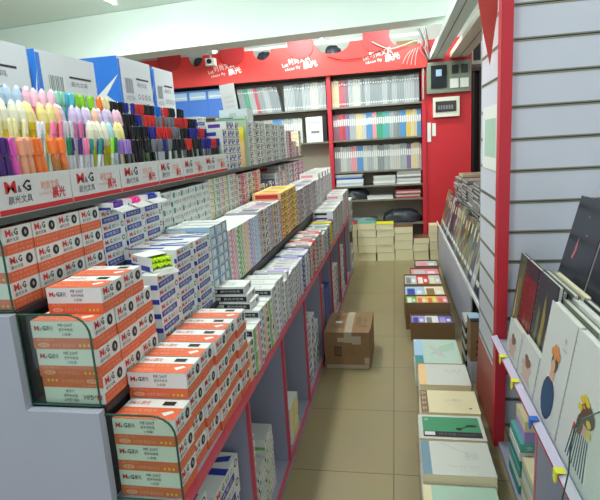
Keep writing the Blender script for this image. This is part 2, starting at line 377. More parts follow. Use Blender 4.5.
fill(1, 3.16, 3.72, [('badge:peach_print:grey_print', 'peach-ended box'), ('spot:black_print', 'black print box'), ('stripe:red_print:white_card', 'red-ended box'), ('badge:white_card:red_print', 'red badge box'), ('stripe:grey_print:white_card', 'grey-ended box')], .056, .030, .17, lambda c: 7, 'red and peach block', 'red and peach boxes')
fill(1, 3.73, 4.2, [('spot:black_print', 'black print box'), ('badge:light_grey_card:teal_print', 'teal badge box'), ('stripe:grey_print:white_card', 'grey-ended box')], .06, .030, .17, lambda c: 6, 'grey print block', 'grey print boxes')
fill(1, 4.21, 4.42, [('stripe:yellow_print:green_print', 'lime yellow box'), ('stripe:purple_print:white_card', 'purple-ended box')], .1, .031, .17, lambda c: 6, 'yellow and purple block', 'yellow and purple boxes')
fill(1, 4.43, 5.3, [('spot:black_print', 'white pad box, black print'), ('spot:purple_print', 'white pad box, purple print'), ('stripe:light_grey_card:grey_print', 'grey pad box')], .085, .042, .18, lambda c: 6, 'white pad block', 'white pad boxes')
fill(1, 5.31, 5.94, [('spot:pink_print', 'white box, pale pink print'), ('stripe:light_grey_card:grey_print', 'grey box')], .1, .05, .17, lambda c: 6, 'end block', 'white boxes at the far end')
# --- middle tier
X2, z2 = TIER[2]
for r in range(3):
    o = link('pen_box', design('mg', .166, .1, .072, flip=(r == 0)), None, (X2-.003*r, 1.063, z2+r*.0726), .004*(r-1))
    tag(o, ['upside-down orange-banded white pen box behind the middle acrylic guard, lowest', 'orange-banded white pen box behind the middle acrylic guard, second up', 'orange-banded white pen box behind the middle acrylic guard, third up'][r], 'box', 'orange and white pen boxes')
fill(2, 1.167, 1.375, OR, .1, .072, .166, 3, 'orange block', 'orange and white pen boxes')
for i in range(2):
    o = link('pen_box', design('mg', .15, .11, .068), None, (X2-.004-.006*i, 1.115+.114*i, z2+3*.0726+.0008), .012*(1-i))
    tag(o, ['orange-banded white pen box on top of the middle tier, nearest', 'orange-banded white pen box on top of the middle tier, second from near end', 'orange-banded white pen box on top of the middle tier, beside the blue boxes'][i], 'box', 'orange and white pen boxes')
mat('lime_plastic', (206, 240, 40), .4)
BL = [('refill:blue_print', 'white and blue refill box')]
fill(2, 1.425, 1.90, BL, .152, .046, .19, lambda c: 5 if c == 0 else 6, 'blue refill block', 'white and blue refill boxes', jit=.006)
o = link('open_pen_box', design('flap:lime_plastic', .13, .08, .044), None, (X2-.035, 1.452, z2+5*.0466+.003), -.6); 
tag(o, 'open white box showing lime yellow markers on the blue refill boxes', 'box')
fill(2, 1.91, 2.12, [('badge:light_blue_card:white_card', 'light blue pen box')], .065, .042, .185, lambda c: 7, 'light blue block', 'light blue pen boxes')
fill(2, 2.125, 2.62, [('thin:pink_print', 'slim pink-patterned box'), ('thin:green_print', 'slim green-patterned box'), ('thin:peach_print', 'slim peach-patterned box'), ('thin:lilac_print', 'slim lilac-patterned box'), ('thin:light_blue_card', 'slim pale blue box')], .095, .024, .185, lambda c: 10, 'pastel slim block', 'slim pastel boxes', jit=.003)
fill(2, 2.63, 3.18, [('badge:light_grey_card:lilac_print', 'grey box with lilac badge'), ('badge:peach_print:black_print', 'peach box with black badge'), ('spot:black_print', 'white box with black print'), ('badge:light_grey_card:pink_print', 'grey box with pink badge')], .066, .042, .185, lambda c: 6, 'floral grey block', 'floral and grey pen boxes')
fill(2, 3.19, 3.75, [('stripe:peach_print:red_print', 'salmon red-marked box'), ('stripe:yellow_print:black_print', 'yellow box with black marks'), ('stripe:peach_print:yellow_print', 'amber box')], .09, .042, .185, lambda c: 7, 'yellow block', 'yellow and amber boxes')
fill(2, 3.76, 4.8, [('badge:light_grey_card:grey_print', 'grey-ended pen box'), ('badge:pink_print:grey_print', 'pink pen box'), ('spot:black_print', 'black print pen box'), ('badge:light_grey_card:lilac_print', 'grey lilac pen box')], .09, .042, .185, lambda c: 6, 'grey and pink block', 'grey and pink pen boxes')
fill(2, 4.81, 5.93, [('spot:purple_print', 'white box with purple print'), ('spot:pink_print', 'white box with pink print'), ('spot:grey_print', 'white box with grey print')], .11, .05, .185, lambda c: 5+(c % 2), 'far white block', 'white boxes at the far middle tier')
# --- upper tier
fill(3, 1.065, 1.478, OR, .1, .067, .182, 3, 'orange block', 'orange and white pen boxes', jit=.006)
fill(3, 1.482, 1.92, BL, .142, .046, .182, lambda c: 4, 'blue refill block', 'white and blue refill boxes')
for i, (cc, nm) in enumerate([('purple_print', 'purple'), ('pink_print', 'bright pink'), ('blue_print', 'dark blue')]):
    if i == 1: mat('hot_pink_plastic', (236, 60, 150), .4); cc = 'hot_pink_plastic'
    o = link('open_pen_box', design('flap:'+cc, .09, .10, .022), None, (-.878, 1.492+i*.118, 1.2387+4*.0466+.001), .03-.03*i)
    tag(o, f'open white box of {nm} markers under the front of the pen rack', 'box', 'open marker boxes under the rack')
fill(3, 1.93, 2.47, [('teal:teal_print', 'white box with teal square')], .088, .064, .182, lambda c: 3, 'teal-marked block', 'teal-marked white boxes')
fill(3, 2.48, 2.95, [('badge:white_card:yellow_print', 'white box with yellow flower badge'), ('badge:white_card:green_print', 'white box with green flower badge'), ('badge:white_card:pink_print', 'white box with pink flower badge')], .072, .034, .182, lambda c: 6, 'flower block', 'flower badge boxes')
fill(3, 2.96, 3.5, [('badge:cream_card:purple_print', 'cream box with purple badge'), ('stripe:pink_print:red_print', 'red pink pen box'), ('spot:red_print', 'white box with red print'), ('spot:black_print', 'white box with black print')], .07, .038, .182, lambda c: 5, 'red and black block', 'red and black print boxes')
fill(3, 3.52, 3.95, [('refill:blue_print', 'dark blue box'), ('stripe:blue_print:yellow_print', 'navy box with yellow label')], .1, .045, .182, lambda c: 2, 'low navy block', 'navy boxes')
fill(3, 3.96, 4.5, [('badge:white_card:pink_print', 'white box with pink badge'), ('badge:light_grey_card:red_print', 'grey box with red badge')], .11, .045, .182, lambda c: 3+(c % 2), 'pink and grey block', 'pink and grey boxes')
fill(3, 4.52, 5.25, [('spot:black_print', 'white box with black print'), ('stripe:pink_print:purple_print', 'pink and purple box')], .11, .045, .182, lambda c: 4, 'far block', 'far upper tier boxes')

# ------------------------------------------------------------------ pen rack
RZ = 1.4675
cases = [(1.065, 1.352), (1.358, 1.63), (1.636, 1.925), (1.931, 2.17), (2.176, 2.43), (2.436, 2.79)]
PLATE = mat('display_plate', (222, 222, 222), .45)
for i, (a, b_) in enumerate(cases):
    t = thing('pen_display_case', f'white pen display case with red stripe, {ORD[i]} from the near end of the rack', 'display case', (-.92, a, RZ), 0, 'pen display cases on the rack')
    W = b_-a; mb = MB(); mb.box(-.004, 0, 0, W, 0, .095, PLATE); F = frame((0, 0, 0), (0, W, 0), (0, 0, .095))
    mb.rect(F, 0, .02, 1, .16, RED); logo(mb, F, .10, .55, .42, .86); mb.text(F, '晨光文具', .12, .27, .42, .48, BLK)
    mb.text(F, '时尚文具', .56, .52, .82, .78, ORL, bold=.01); mb.text(F, '晨光', .70, .24, .90, .56, RED, bold=.02); mb.text(F, 'Let ideas fly', .52, .36, .7, .48, ORL)
    mb.obj('front_plate', t)
    st = MB()
    for k in range(5):
        zz = [.03, .085, .14, .195][k] if k < 4 else 0; 
        if k < 4: st.box(-.012-(k+1)*.06 if k < 3 else -.305, -.0125-k*.06, .006, W-.006, .0005, zz, LGR)
    st.obj('stepped_tray', t)
    for y in (0, W-.003): MB().extr([(-.31, 0), (-.005, 0), (-.005, .11), (-.31, .30)], 'y', y, y+.003, GLASS).obj('side_panel', t)
PC = {}
def pc(name, rgb, clear=False):
    return mat('pen_'+name, rgb, .25)
pens = {'pink': (240, 90, 190), 'peach': (246, 176, 140), 'orange': (250, 130, 60), 'purple': (74, 36, 120), 'teal': (30, 140, 130), 'clear': (214, 214, 222), 'cream': (238, 232, 178),
        'yellow': (244, 218, 50), 'blue': (100, 150, 200), 'rose': (240, 130, 170), 'mint': (150, 216, 190), 'aqua': (90, 190, 210), 'green': (150, 214, 60), 'lilac': (165, 130, 210),
        'black': (26, 26, 32), 'navy': (36, 40, 140), 'red': (214, 48, 44), 'grey': (120, 122, 130), 'forest': (20, 130, 80), 'sky': (30, 110, 210)}
PBODY = film('clear_pen_body', (.85, .87, .9), .3, .1)
_pen = {}
def pen_mesh(kind, capc, bodyc):
    k = (kind, capc, bodyc)
    if k in _pen: return _pen[k]
    cm = pc(capc, pens[capc]); bm = pc(bodyc, pens[bodyc])
    b = MB(); c = MB()
    if kind == 'marker':      # fat highlighter with a flat square-shouldered cap
        b.cyl((0, 0, 0), (0, 0, .10), .0105, .0105, bm, 10); b.cyl((0, 0, .10), (0, 0, .112), .0105, .008, bm, 10)
        c.cyl((0, 0, .1125), (0, 0, .15), .0125, .0115, cm, 10); c.cyl((0, 0, .15), (0, 0, .158), .0115, .008, cm, 10); c.box(.011, .014, -.004, .004, .118, .155, cm)
    elif kind == 'leaf':      # big pale tapered cap
        b.cyl((0, 0, 0), (0, 0, .075), .011, .011, bm, 10)
        pr_ = [(.0755, .013), (.10, .0155), (.13, .0145), (.15, .010), (.162, .003)]
        lt = mat('pale_cap_'+capc, tuple(int(v*.45+240*.55) for v in pens[capc]), .25)
        for q_, ((za, ra), (zb, rb)) in enumerate(zip(pr_, pr_[1:])): c.cyl((0, 0, za), (0, 0, zb), ra, rb, cm if q_ == 0 else lt, 12)
        b.cyl((0, 0, .075), (0, 0, .0752), .011, .013, bm, 10)
    elif kind == 'fine':      # slim pen with transparent looking barrel and pointed cap
        b.cyl((0, 0, 0), (0, 0, .105), .0052, .0052, bm, 8)
        c.cyl((0, 0, .1052), (0, 0, .15), .0066, .006, cm, 8); c.cyl((0, 0, .15), (0, 0, .158), .006, .0035, cm, 8); c.box(.0058, .0085, -.002, .002, .118, .156, cm)
    else:                     # gel pen, long cap
        b.cyl((0, 0, 0), (0, 0, .098), .0062, .0062, bm, 8)
        c.cyl((0, 0, .0982), (0, 0, .146), .0082, .0082, cm, 8); c.cyl((0, 0, .146), (0, 0, .149), .0082, .0062, cm, 8); c.box(.008, .0112, -.0028, .0028, .11, .148, cm)
    _pen[k] = (b.mesh('pen'), c.mesh('cap')); return _pen[k]
def pen(kind, capc, bodyc, loc, tilt, label):
    bme, cme = _pen.get((kind, capc, bodyc)) or pen_mesh(kind, capc, bodyc)
    o = link('highlighter' if kind in ('marker', 'leaf') else 'pen', bme, None, loc); o.rotation_euler = tilt
    link('cap', cme, o)
    tag(o, label, 'pen', 'pens standing in the rack displays'); return o
# colours run along each row independently of the case borders: (colour, where its stretch ends)
RUN = [
[('purple', 1.17), ('pink', 1.21), ('peach', 1.26), ('orange', 1.41), ('forest', 1.44), ('purple', 1.49), ('rose', 1.52), ('teal', 1.56), ('purple', 1.6), ('forest', 1.63), ('green', 1.67), ('forest', 1.7), ('lilac', 1.82), ('black', 1.97), ('grey', 2.06), ('navy', 2.12), ('grey', 2.18), ('black', 2.34), ('red', 2.42), ('black', 2.51), ('navy', 2.64), ('red', 2.73), ('navy', 3.12)],
[('cream', 1.32), ('clear', 1.41), ('rose', 1.49), ('clear', 1.56), ('rose', 1.65), ('cream', 1.76), ('aqua', 1.79), ('yellow', 1.86), ('aqua', 1.89), ('black', 2.06), ('navy', 2.18), ('red', 2.31), ('grey', 2.43), ('black', 2.53), ('navy', 2.64), ('red', 2.74), ('navy', 2.94)],
[('cream', 1.43), ('yellow', 1.55), ('orange', 1.6), ('lilac', 1.76), ('orange', 1.81), ('lilac', 1.9), ('rose', 2.0), ('black', 2.1), ('navy', 2.18), ('red', 2.28), ('grey', 2.33), ('red', 2.39), ('grey', 2.49), ('red', 2.64), ('black', 2.75), ('navy', 2.83)],
[('blue', 1.48), ('rose', 1.65), ('mint', 1.7), ('aqua', 1.76), ('green', 1.91), ('orange', 1.95), ('cream', 2.01), ('black', 2.12), ('navy', 2.2), ('red', 2.3), ('black', 2.4), ('sky', 2.5), ('red', 2.57), ('black', 2.89)]]
def kind_at(ri, y):
    if ri == 0: return 'marker' if y < 1.41 else ('fine' if y < 1.70 else 'gel')
    if ri == 1: return 'fine' if y < 1.65 else ('leaf' if y < 1.89 else 'gel')
    if ri == 2: return 'leaf' if y < 2.0 else 'gel'
    return 'leaf' if y < 1.65 else ('marker' if y < 2.01 else 'gel')
RN = ['front', 'second', 'third', 'back']
CN = ['near-end', 'second', 'third', 'fourth', 'fifth', 'far-end']
for ci, (a, b_) in enumerate(cases):
    for ri in range(4):
        x = -.92-[.042, .102, .162, .222][ri]; z = RZ+.0005+[.03, .085, .14, .195][ri]; y = a+.016; k = 0
        while y < b_-.016:
            kind = kind_at(ri, y); cc = next(c for c, e_ in RUN[ri]+[('black', 9)] if y < e_)
            step = {'marker': .0295, 'leaf': .034, 'fine': .0205, 'gel': .0225}[kind]
            bd = {'marker': cc, 'leaf': {'cream': 'yellow', 'aqua': 'aqua', 'clear': 'clear'}.get(cc, cc), 'fine': 'clear', 'gel': random.choice(['grey', 'black', 'clear', 'black'])}[kind]
            ty = {'fine': .24, 'leaf': .12, 'marker': .10, 'gel': .06}[kind]*math.sin(y*11+ri*2)+random.uniform(-.03, .03)
            pen(kind, cc, bd, (x+random.uniform(-.004, .004), y, z), (ty, random.uniform(-.05, .04), random.uniform(-.5, .5)),
                f'{cc} capped {"highlighter" if kind in ("marker","leaf") else "pen"}, {CN[ci]} display case, {RN[ri]} row, {ordn(k)} from the left')
            y += step; k += 1
# tall display cartons behind the pens
CARDW = mat('display_carton_white', (212, 216, 222), .5)
def tall_carton(y0, y1, zt, x=-1.262, dp=.19, star=True, label='', blue_top=False):
    L, W, H = dp, y1-y0, zt-RZ; mb = MB(); mb.box(-L, 0, 0, W, 0, H, CARDW)
    E, N, T = FR(L, W, H)
    mb.rect(N, 0, 0, 1, 1, SKY)
    if star: mb.poly(N, [(.1, .50), (.45, .82), (.30, .68), (1, .86), (.62, .70), (1, .60), (.5, .60), (.45, .45), (.3, .58)], WHITE, .0009)
    mb.rect(E, 0, .35, .06, .98, SKY, .0008)
    for q in range(9): mb.rect(E, .16+q*.026, .72, .16+q*.026+(.014 if q % 3 else .008), .84, GREY)
    mb.text(E, '6921734', .16, .66, .40, .70, GREY)
    mb.rect(E, .5, .84, .9, .855, BLK); mb.text(E, '晨光文具', .52, .78, .82, .82, GREY)
    for q in range(4): mb.ell(E, .55+q*.11, .70, .035, .022, GREY, .0008); mb.ell(E, .55+q*.11, .70, .022, .014, CARDW, .0011)
    mb.text(E, '中性笔', .52, .58, .86, .65, BLK); mb.text(E, '12×12', .16, .58, .42, .63, BLK)
    o = mb.obj('display_carton', None, (x, y0, RZ)); tag(o, label, 'carton', 'tall display cartons behind the pens')
tall_carton(1.1, 1.715, 1.985, label='tall white display carton behind the pale pens, nearest the camera')
tall_carton(1.76, 2.14, 1.985, dp=.03, label='tall white display carton with barcode behind the green highlighters, second from the left')
tall_carton(2.345, 2.68, 2.045, label='tall white display carton with white arrow on its blue side', dp=.19)
tall_carton(2.71, 2.97, 2.04, label='tall white display carton behind the black pens, farthest', dp=.04)
# far part of the rack
fill(4, 2.80, 3.12, [('spot:blue_print', 'white box, navy print'), ('spot:purple_print', 'white box, purple print')], .075, .045, .12, lambda c: [5, 6, 6, 6][c % 4], 'navy print stack', 'navy print boxes on the rack')
for i in range(6):
    o = link('refill_box', design('refill:blue_print', .17, .13, .05), None, (-1.07, 2.80, RZ+.0005+i*.0508), 0)
    tag(o, f'blue and white refill box behind the navy print stack, {ordn(i)} up', 'box', 'refill boxes behind the navy stack')
mb = MB(); mb.box(-.20, 0, 0, .012, 0, .30, MINT); mb.box(-.2, -.0, -.012, .024, .301, .315, mat('pale_green_cover', (186, 208, 196), .5)); F = frame((-.2, -.012, .301), (.2, 0, 0), (0, 0, .014)); mb.rect(F, .1, .2, .6, .8, TEA)
tag(mb.obj('folder', None, (-.935, 3.30, RZ), 0), 'pale green folder standing upright on the rack beside the dotted white boxes', 'folder')
mb = MB(); mb.box(-.07, 0, 0, .02, 0, .16, PEA); mb.box(-.07, 0, 0, .02, .1605, .25, YEL)
o = mb.obj('slim_box', None, (-.94, 3.22, RZ), 0); o.rotation_euler[0] = -.05
tag(o, 'slim peach and yellow box leaning in front of the pale green folder', 'box')
fill(4, 3.34, 4.5, [('spot:grey_print', 'white box, grey pattern'), ('badge:white_card:light_grey_card', 'white box, pale badge'), ('spot:black_print', 'white box, black pattern')], .085, .047, .2, lambda c: 6, 'dotted white block', 'dotted white boxes on the rack')
fill(4, 4.52, 5.25, [('spot:pink_print', 'white box, pink pattern'), ('stripe:pink_print:purple_print', 'pink and purple box'), ('badge:cream_card:grey_print', 'cream box')], .12, .047, .2, lambda c: [5, 5, 3, 3, 2][c % 5], 'pink end block', 'pink and cream boxes on the rack')
mb = MB(); mb.box(-.19, 0, 0, .14, 0, .08, mat('white_box_blueish', (206, 218, 222), .5)); F = frame((-.19,0,0),(.19,0,0),(0,0,.08)); mb.rect(F, .35, .3, .6, .7, LGR)
tag(mb.obj('carton', None, (-.94, 3.36, RZ+6*.0476+.002)), 'plain white carton lying on the dotted white boxes', 'carton')
tag(MB().box(-1.34, -1.145, 3.9, 4.12, RZ+.0005, 1.76, LGR).obj('carton', None), 'grey carton under the white card sign', 'carton')
mb = MB(); mb.box(0, .115, 0, .008, 0, .30, mat('grey_white_sign', (206, 204, 206), .6)); mb.box(0, .115, .009, .06, 0, .005, LGR); F = frame((0,0,0),(.115,0,0),(0,0,.3))
for q in range(4): mb.rect(F, .2, .3+q*.12, .8, .34+q*.12, LGR)
o = mb.obj('price_sign', None, (-1.28, 3.95, 1.7605)); o.rotation_euler[1] = -.10
tag(o, 'upright white card sign behind the black pens near the back shelves', 'sign')

# ------------------------------------------------------------------ goods in the lower bays
def pile(x, ys, z0, n, st, W, H, L, name, lab, grp, cat='box', jit=.006):
    for r in range(n):
        o = link(name, design(st, L, W, H), None, (x+random.uniform(-jit, 0), ys, z0+r*(H+.0006)), random.uniform(-.01, .01))
        rw = 'lowest' if r == 0 else ('topmost' if r == n-1 else ORD[r]+' up')
        tag(o, f'{lab}, {rw}', cat, grp)
B0 = .0612
pile(-.60, 1.10, B0, 7, 'refill:blue_print', .24, .07, .33, 'carton', 'large blue and white carton in the nearest lower bay, near pile', 'blue cartons in the nearest bay')
pile(-.585, 1.36, B0, 6, 'refill:blue_print', .24, .075, .30, 'carton', 'large blue and white carton in the nearest lower bay, far pile', 'blue cartons in the nearest bay')
for j, y in enumerate((1.68, 1.80)):
    pile(-.575, y, B0, 9-j*4, ['refill:blue_print', 'teal:teal_print'][j], .105, .046, .2, 'pen_box', ['blue and white box in the second lower bay, near pile', 'green and white box in the second lower bay, second pile'][j], 'boxes in the second bay')
pile(-.57, 1.92, B0, 6, 'teal:green_print', .13, .05, .22, 'pen_box', 'green and white box in the second lower bay, far pile', 'boxes in the second bay')
pile(-.60, 2.27, B0, 7, 'badge:white_card:green_print', .07, .05, .2, 'pen_box', 'white box with green badge in the third lower bay, near pile', 'boxes in the third bay')
pile(-.556, 2.36, B0, 7, 'thin:yellow_print', .20, .028, .16, 'pen_box', 'small yellow-green box in the third lower bay, middle pile', 'boxes in the third bay')
tag(MB().box(-.9, -.72, 2.56, 2.80, B0, B0+.09, KRAFT).obj('carton'), 'low brown carton at the back of the third lower bay', 'carton')
for j in range(4):
    pile(-.565, 2.88+j*.15, B0, 8-(j == 0)-(j == 3)*2, ['spot:black_print', 'refill:blue_print', 'spot:blue_print', 'spot:grey_print'][j], .13, .05, .2, 'pen_box', f'{["black print", "blue refill", "navy print", "grey print"][j]} white box in the fourth lower bay', 'boxes in the fourth bay')
tag(MB().box(-.8, -.56, 3.56, 3.80, B0, .52, mat('grey_bag', (110, 112, 120), .6, noise=.2, scale=8), top=LGR).obj('carton'), 'grey carton standing in the fifth lower bay', 'carton')
tag(MB().box(-.8, -.56, 3.83, 4.1, B0, .45, BLU).obj('carton'), 'deep blue carton in the fifth lower bay', 'carton')
for j in range(3):
    pile(-.56, 4.2+j*.19, B0, 8, ['badge:white_card:red_print', 'badge:white_card:pink_print', 'spot:black_print'][j], .16, .05, .2, 'pen_box', f'{["red badge", "pink badge", "black print"][j]} white box in the sixth lower bay', 'boxes in the sixth bay')
for j in range(3):
    pile(-.56, 4.84+j*.18, B0, 9, ['badge:white_card:pink_print', 'spot:grey_print', 'badge:white_card:lilac_print'][j], .15, .05, .2, 'pen_box', f'{["pink badge", "grey print", "lilac badge"][j]} white box in the seventh lower bay', 'boxes in the seventh bay')
# stack of white slotted boxes past the end of the unit
for j in range(2):
    for r in range(17):
        o = link('slotted_box', design('spot:black_print', .24, .16, .052), None, (-.535+.004*math.sin(r*2.1), 6.02+j*.18, .0005+r*.0527))
        tag(o, f'white box with dark slots at the far end of the unit, {["near", "far"][j]} stack, {ordn(r)} up', 'box', 'slotted white boxes past the unit end')
tag(MB().box(0, .14, 0, .012, 0, .13, KRAFT).obj('card', None, (-.655, 6.0, .40)), 'small brown card on the near side of the slotted white boxes', 'card')

# ------------------------------------------------------------------ back shelves
BX = [-3.35, -2.20, -.83, .375]
bs = thing('bookcase', 'tall red-framed bookcase of binders across the back of the shop', 'shelving')
for x in BX: MB().box(x-.025, x+.025, 6.95, 7.42, 0, 2.41, REDP).obj('upright', bs)
SHZ = [2.01, 1.585, 1.17, .975, .785, .455, .05]
SB = mat('grey_back_board', (190, 180, 162), .6, noise=.05)
SHF = mat('shelf_board', (120, 116, 104), .5)
for i in range(3):
    x0, x1 = BX[i]+.026, BX[i+1]-.026
    for z in SHZ: MB().box(x0, x1, 6.97, 7.299, z-.02, z, SHF).obj('shelf', bs)
    MB().box(x0, x1, 7.30, 7.32, 0, 2.41, SB).obj('back_board', bs)
CLR = mat('clear_binder', (196, 202, 206), .3)
fold_cols = {'grey': (140, 148, 152), 'pale': (170, 176, 178), 'white': (196, 196, 190), 'green': (60, 160, 120), 'teal': (90, 170, 170), 'blue': (84, 144, 196), 'pink': (226, 150, 160), 'red': (196, 70, 84), 'cream': (222, 206, 160), 'violet': (130, 110, 160), 'yellow': (220, 190, 90), 'mauve': (150, 100, 120), 'black': (44, 44, 50)}
_fold = {}
def folder(col, th, h, dp=.23, dots=True):
    k = (col, th, h, dots)
    if k not in _fold:
        m = mat('folder_'+col, fold_cols[col], .35); mb = MB(); mb.box(0, th, 0, dp, 0, h, m)
        F = frame((0,0,0),(th,0,0),(0,0,h))
        if dots:
            mb.rect(F, .2, .1, .8, .14, WHITE); mb.rect(F, .2, .82, .8, .87, WHITE); mb.rect(F, .45, .2, .6, .78, GREY)
        else: mb.rect(F, .15, .55, .85, .8, WHITE)
        mb.rect(F, 0, 0, .08, 1, GREY, .0004)
        _fold[k] = mb.mesh('folder')
    return _fold[k]
def folder_row(x0, x1, z, cols, th, h, lab, grp, lean=0, dots=True, y=7.03):
    n = int((x1-x0)/(th+.001))
    for k in range(n):
        c = cols[int(k*len(cols)/n)]; hh = h*random.choice([1, 1, .98, .97])
        hh = round(hh, 3)
        o = link('folder', folder(c, th, hh, dots=dots), None, (x0+k*(th+.0012), y+random.uniform(0, .015), z+.0006))
        if lean: o.rotation_euler[1] = -lean; o.location.z += .0+th*math.sin(abs(lean))*.0
        tag(o, f'{c} folder in the {lab}, {ordn(k)} from the left', 'folder', grp)
folder_row(-.80, .345, 2.01, ['cream', 'red', 'mauve', 'pale', 'white', 'grey', 'pale', 'grey', 'grey', 'pale', 'grey', 'pale', 'grey', 'pale', 'pale', 'grey'], .030, .345, 'right bay, top shelf', 'binders on the top right shelf')
folder_row(-.80, .345, 1.585, ['mauve', 'red', 'violet', 'pale', 'cream', 'white', 'blue', 'pink', 'green', 'teal', 'pale', 'grey', 'blue', 'yellow', 'cream', 'blue'], .026, .34, 'right bay, second shelf', 'folders on the second right shelf', dots=False)
folder_row(-.80, .345, 1.17, ['grey', 'white', 'pale', 'pink', 'blue', 'white', 'pale', 'white', 'grey', 'pale', 'white', 'white', 'pale', 'violet', 'cream', 'white'], .026, .33, 'right bay, third shelf', 'folders on the third right shelf', dots=False)
folder_row(-1.44, -.87, 2.01, ['pale', 'grey', 'pale', 'white', 'pale'], .034, .345, 'middle bay, top shelf', 'binders on the top middle shelf')
folder_row(-2.04, -1.47, 2.01, ['grey', 'green', 'pale', 'red', 'grey', 'pale', 'grey', 'grey'], .024, .34, 'middle bay, leaning on the top shelf', 'leaning folders on the top middle shelf', lean=.16)
folder_row(-2.06, -1.2, 1.585, ['white', 'pale', 'white', 'blue', 'pale', 'white'], .03, .33, 'middle bay, second shelf', 'folders on the second middle shelf', dots=False)
mb = MB(); mb.box(0, .22, 0, .25, 0, .33, WHITE); mb.box(.2205, .275, .02, .25, 0, .36, BLK); F = frame((0,0,0),(.22,0,0),(0,0,.33)); mb.rect(F, .3, .35, .8, .45, GREY); mb.rect(F, .1, .75, .9, .8, LBL)
tag(mb.obj('binder_box', None, (-1.16, 7.0, 1.5856)), 'white box file with a black spine on the middle bay second shelf', 'box file')
# blue binders at far left
for k in range(4):
    mb = MB(); W = .27; mb.box(0, W, 0, .28, 0, .36, mat('binder_blue', (66, 118, 206), .4)); F = frame((0,0,0),(W,0,0),(0,0,.36)); mb.rect(F, .06, .66, .94, .94, LBL); mb.rect(F, .1, .74, .9, .78, WHITE, .001)
    tag(mb.obj('box_file', None, (-3.32+k*.2725, 7.0, 2.0106)), f'blue box file with pale label on the far left top shelf, {ORD[k]} from left', 'box file', 'blue box files')
mb = MB().box(0, .03, 0, .28, 0, .35, mat('folder_green', fold_cols['green'], .35)); tag(mb.obj('folder', None, (-2.17, 7.0, 2.0106)), 'green folder right of the blue box files at far left', 'folder')
# flat stacks on the lower shelves
def sheet_stack(x0, x1, z, n, th, cols, lab, name='notebook', cat='notebook', grp=None, y0=6.99, y1=7.24):
    for k in range(n):
        c = cols[k % len(cols)]; j = random.uniform(-.008, .008)
        mb = MB(); mb.box(-(x1-x0)/2, (x1-x0)/2, 0, y1-y0, 0, th, c); 
        o = mb.obj(name, None, ((x0+x1)/2+j, y0+random.uniform(0, .01), z+.0006+k*(th+.0005)))
        rw = 'lowest' if k == 0 else ('topmost' if k == n-1 else ORD[k]+' up')
        tag(o, f'{lab}, {rw}', cat, grp or lab)
sheet_stack(-.79, -.43, .975, 7, .022, [WHITE, LBL, WHITE, WHITE, BLU, LBL, WHITE], 'white and blue pad in the stack on the fourth shelf at left')
sheet_stack(-.29, 0, .785, 11, .022, [LGR, WHITE, GREY, WHITE, LGR], 'grey and white pad in the middle stack of the lower shelf') if False else None
sheet_stack(-.29, .0, .975, 5, .024, [LGR, WHITE, LGR], 'pale grey pad in the middle stack on the fourth shelf')
sheet_stack(.02, .33, .975, 7, .024, [WHITE, LGR, WHITE, GREY], 'white pad in the right stack on the fourth shelf')
sheet_stack(.0, .32, .785, 5, .022, [mat('dull_red_cover', (170, 60, 66), .5), LGR], 'red and grey notebook in the stack under the white pads')
sheet_stack(-.38, -.04, .785, 2, .024, [WHITE, LGR], 'white pad lying on the fifth shelf')
def bag(name, c, sx, sy, sz, m, lab, cat='bag'):
    mb = MB(); nu, nv = 22, 10; rnd = random.Random(name)
    vs = []
    for i in range(nv+1):
        ph = math.pi/2*i/nv
        for j in range(nu):
            th = 2*math.pi*j/nu; r = math.cos(ph)**.5 if ph < 1.56 else 0
            k_ = 1+.12*math.sin(5*th+i*.8+len(lab))+rnd.uniform(-.05, .05)
            vs.append((sx*r*math.cos(th)*k_, sy*r*math.sin(th)*k_, sz*math.sin(ph)*(1+rnd.uniform(-.05, .05))))
    fs = [(i*nu+j, i*nu+(j+1) % nu, (i+1)*nu+(j+1) % nu, (i+1)*nu+j) for i in range(nv) for j in range(nu)]+[tuple(range(nu-1, -1, -1))]
    mb.add(vs, fs, m, True); tag(mb.obj(name, None, c), lab, cat)
BAGM = mat('black_plastic_film', (60, 64, 74), .22, bump=.5, scale=9)
bag('plastic_bag', (-.55, 7.12, .786), .2, .11, .14, BAGM, 'dark plastic-wrapped bundle on the fifth shelf at left')
bag('plastic_bag', (.08, 7.12, .456), .25, .12, .17, BAGM, 'large crumpled dark plastic-wrapped bundle on the lowest visible shelf')
bag('plastic_bag', (-.46, 7.12, .456), .24, .12, .09, mat('grey_plastic_film', (110, 122, 120), .25, bump=.5, scale=9), 'low grey plastic-wrapped bundle left of the large dark one')
# books on the floor by the back shelves
def book_stack(x0, x1, y, n, hs, tops, lab, paper=PAPER, y1=None):
    z = .0005
    for k in range(n):
        h = hs[k % len(hs)]; mb = MB(); W = x1-x0; D = .22
        mb.box(0, W, 0, D, .004, h-.004, paper); mb.box(-.002, W+.002, -.002, D, 0, .004, LGR); mb.box(-.002, W+.002, -.002, D, h-.004, h, tops[k % len(tops)])
        o = mb.obj('book_bundle', None, (x0+random.uniform(-.006, .006), y+random.uniform(-.006, .006), z)); z += h+.0008
        rw = 'lowest' if k == 0 else ('topmost' if k == n-1 else ORD[k]+' up')
        tag(o, f'{lab}, {rw}', 'book', 'bundles of books on the floor by the bookcase')
TQ = mat('turquoise_cover', (90, 170, 160), .5); YC = mat('bright_yellow_cover', (226, 214, 40), .5); RC = mat('red_cover', (186, 40, 50), .5); BC = mat('brown_cover', (120, 84, 64), .5)
book_stack(-.70, -.515, 6.72, 5, [.11, .1, .1, .1, .09], [LGR, CRM, LGR, CRM, RC], 'cream-edged book bundle with red top, left floor stack')
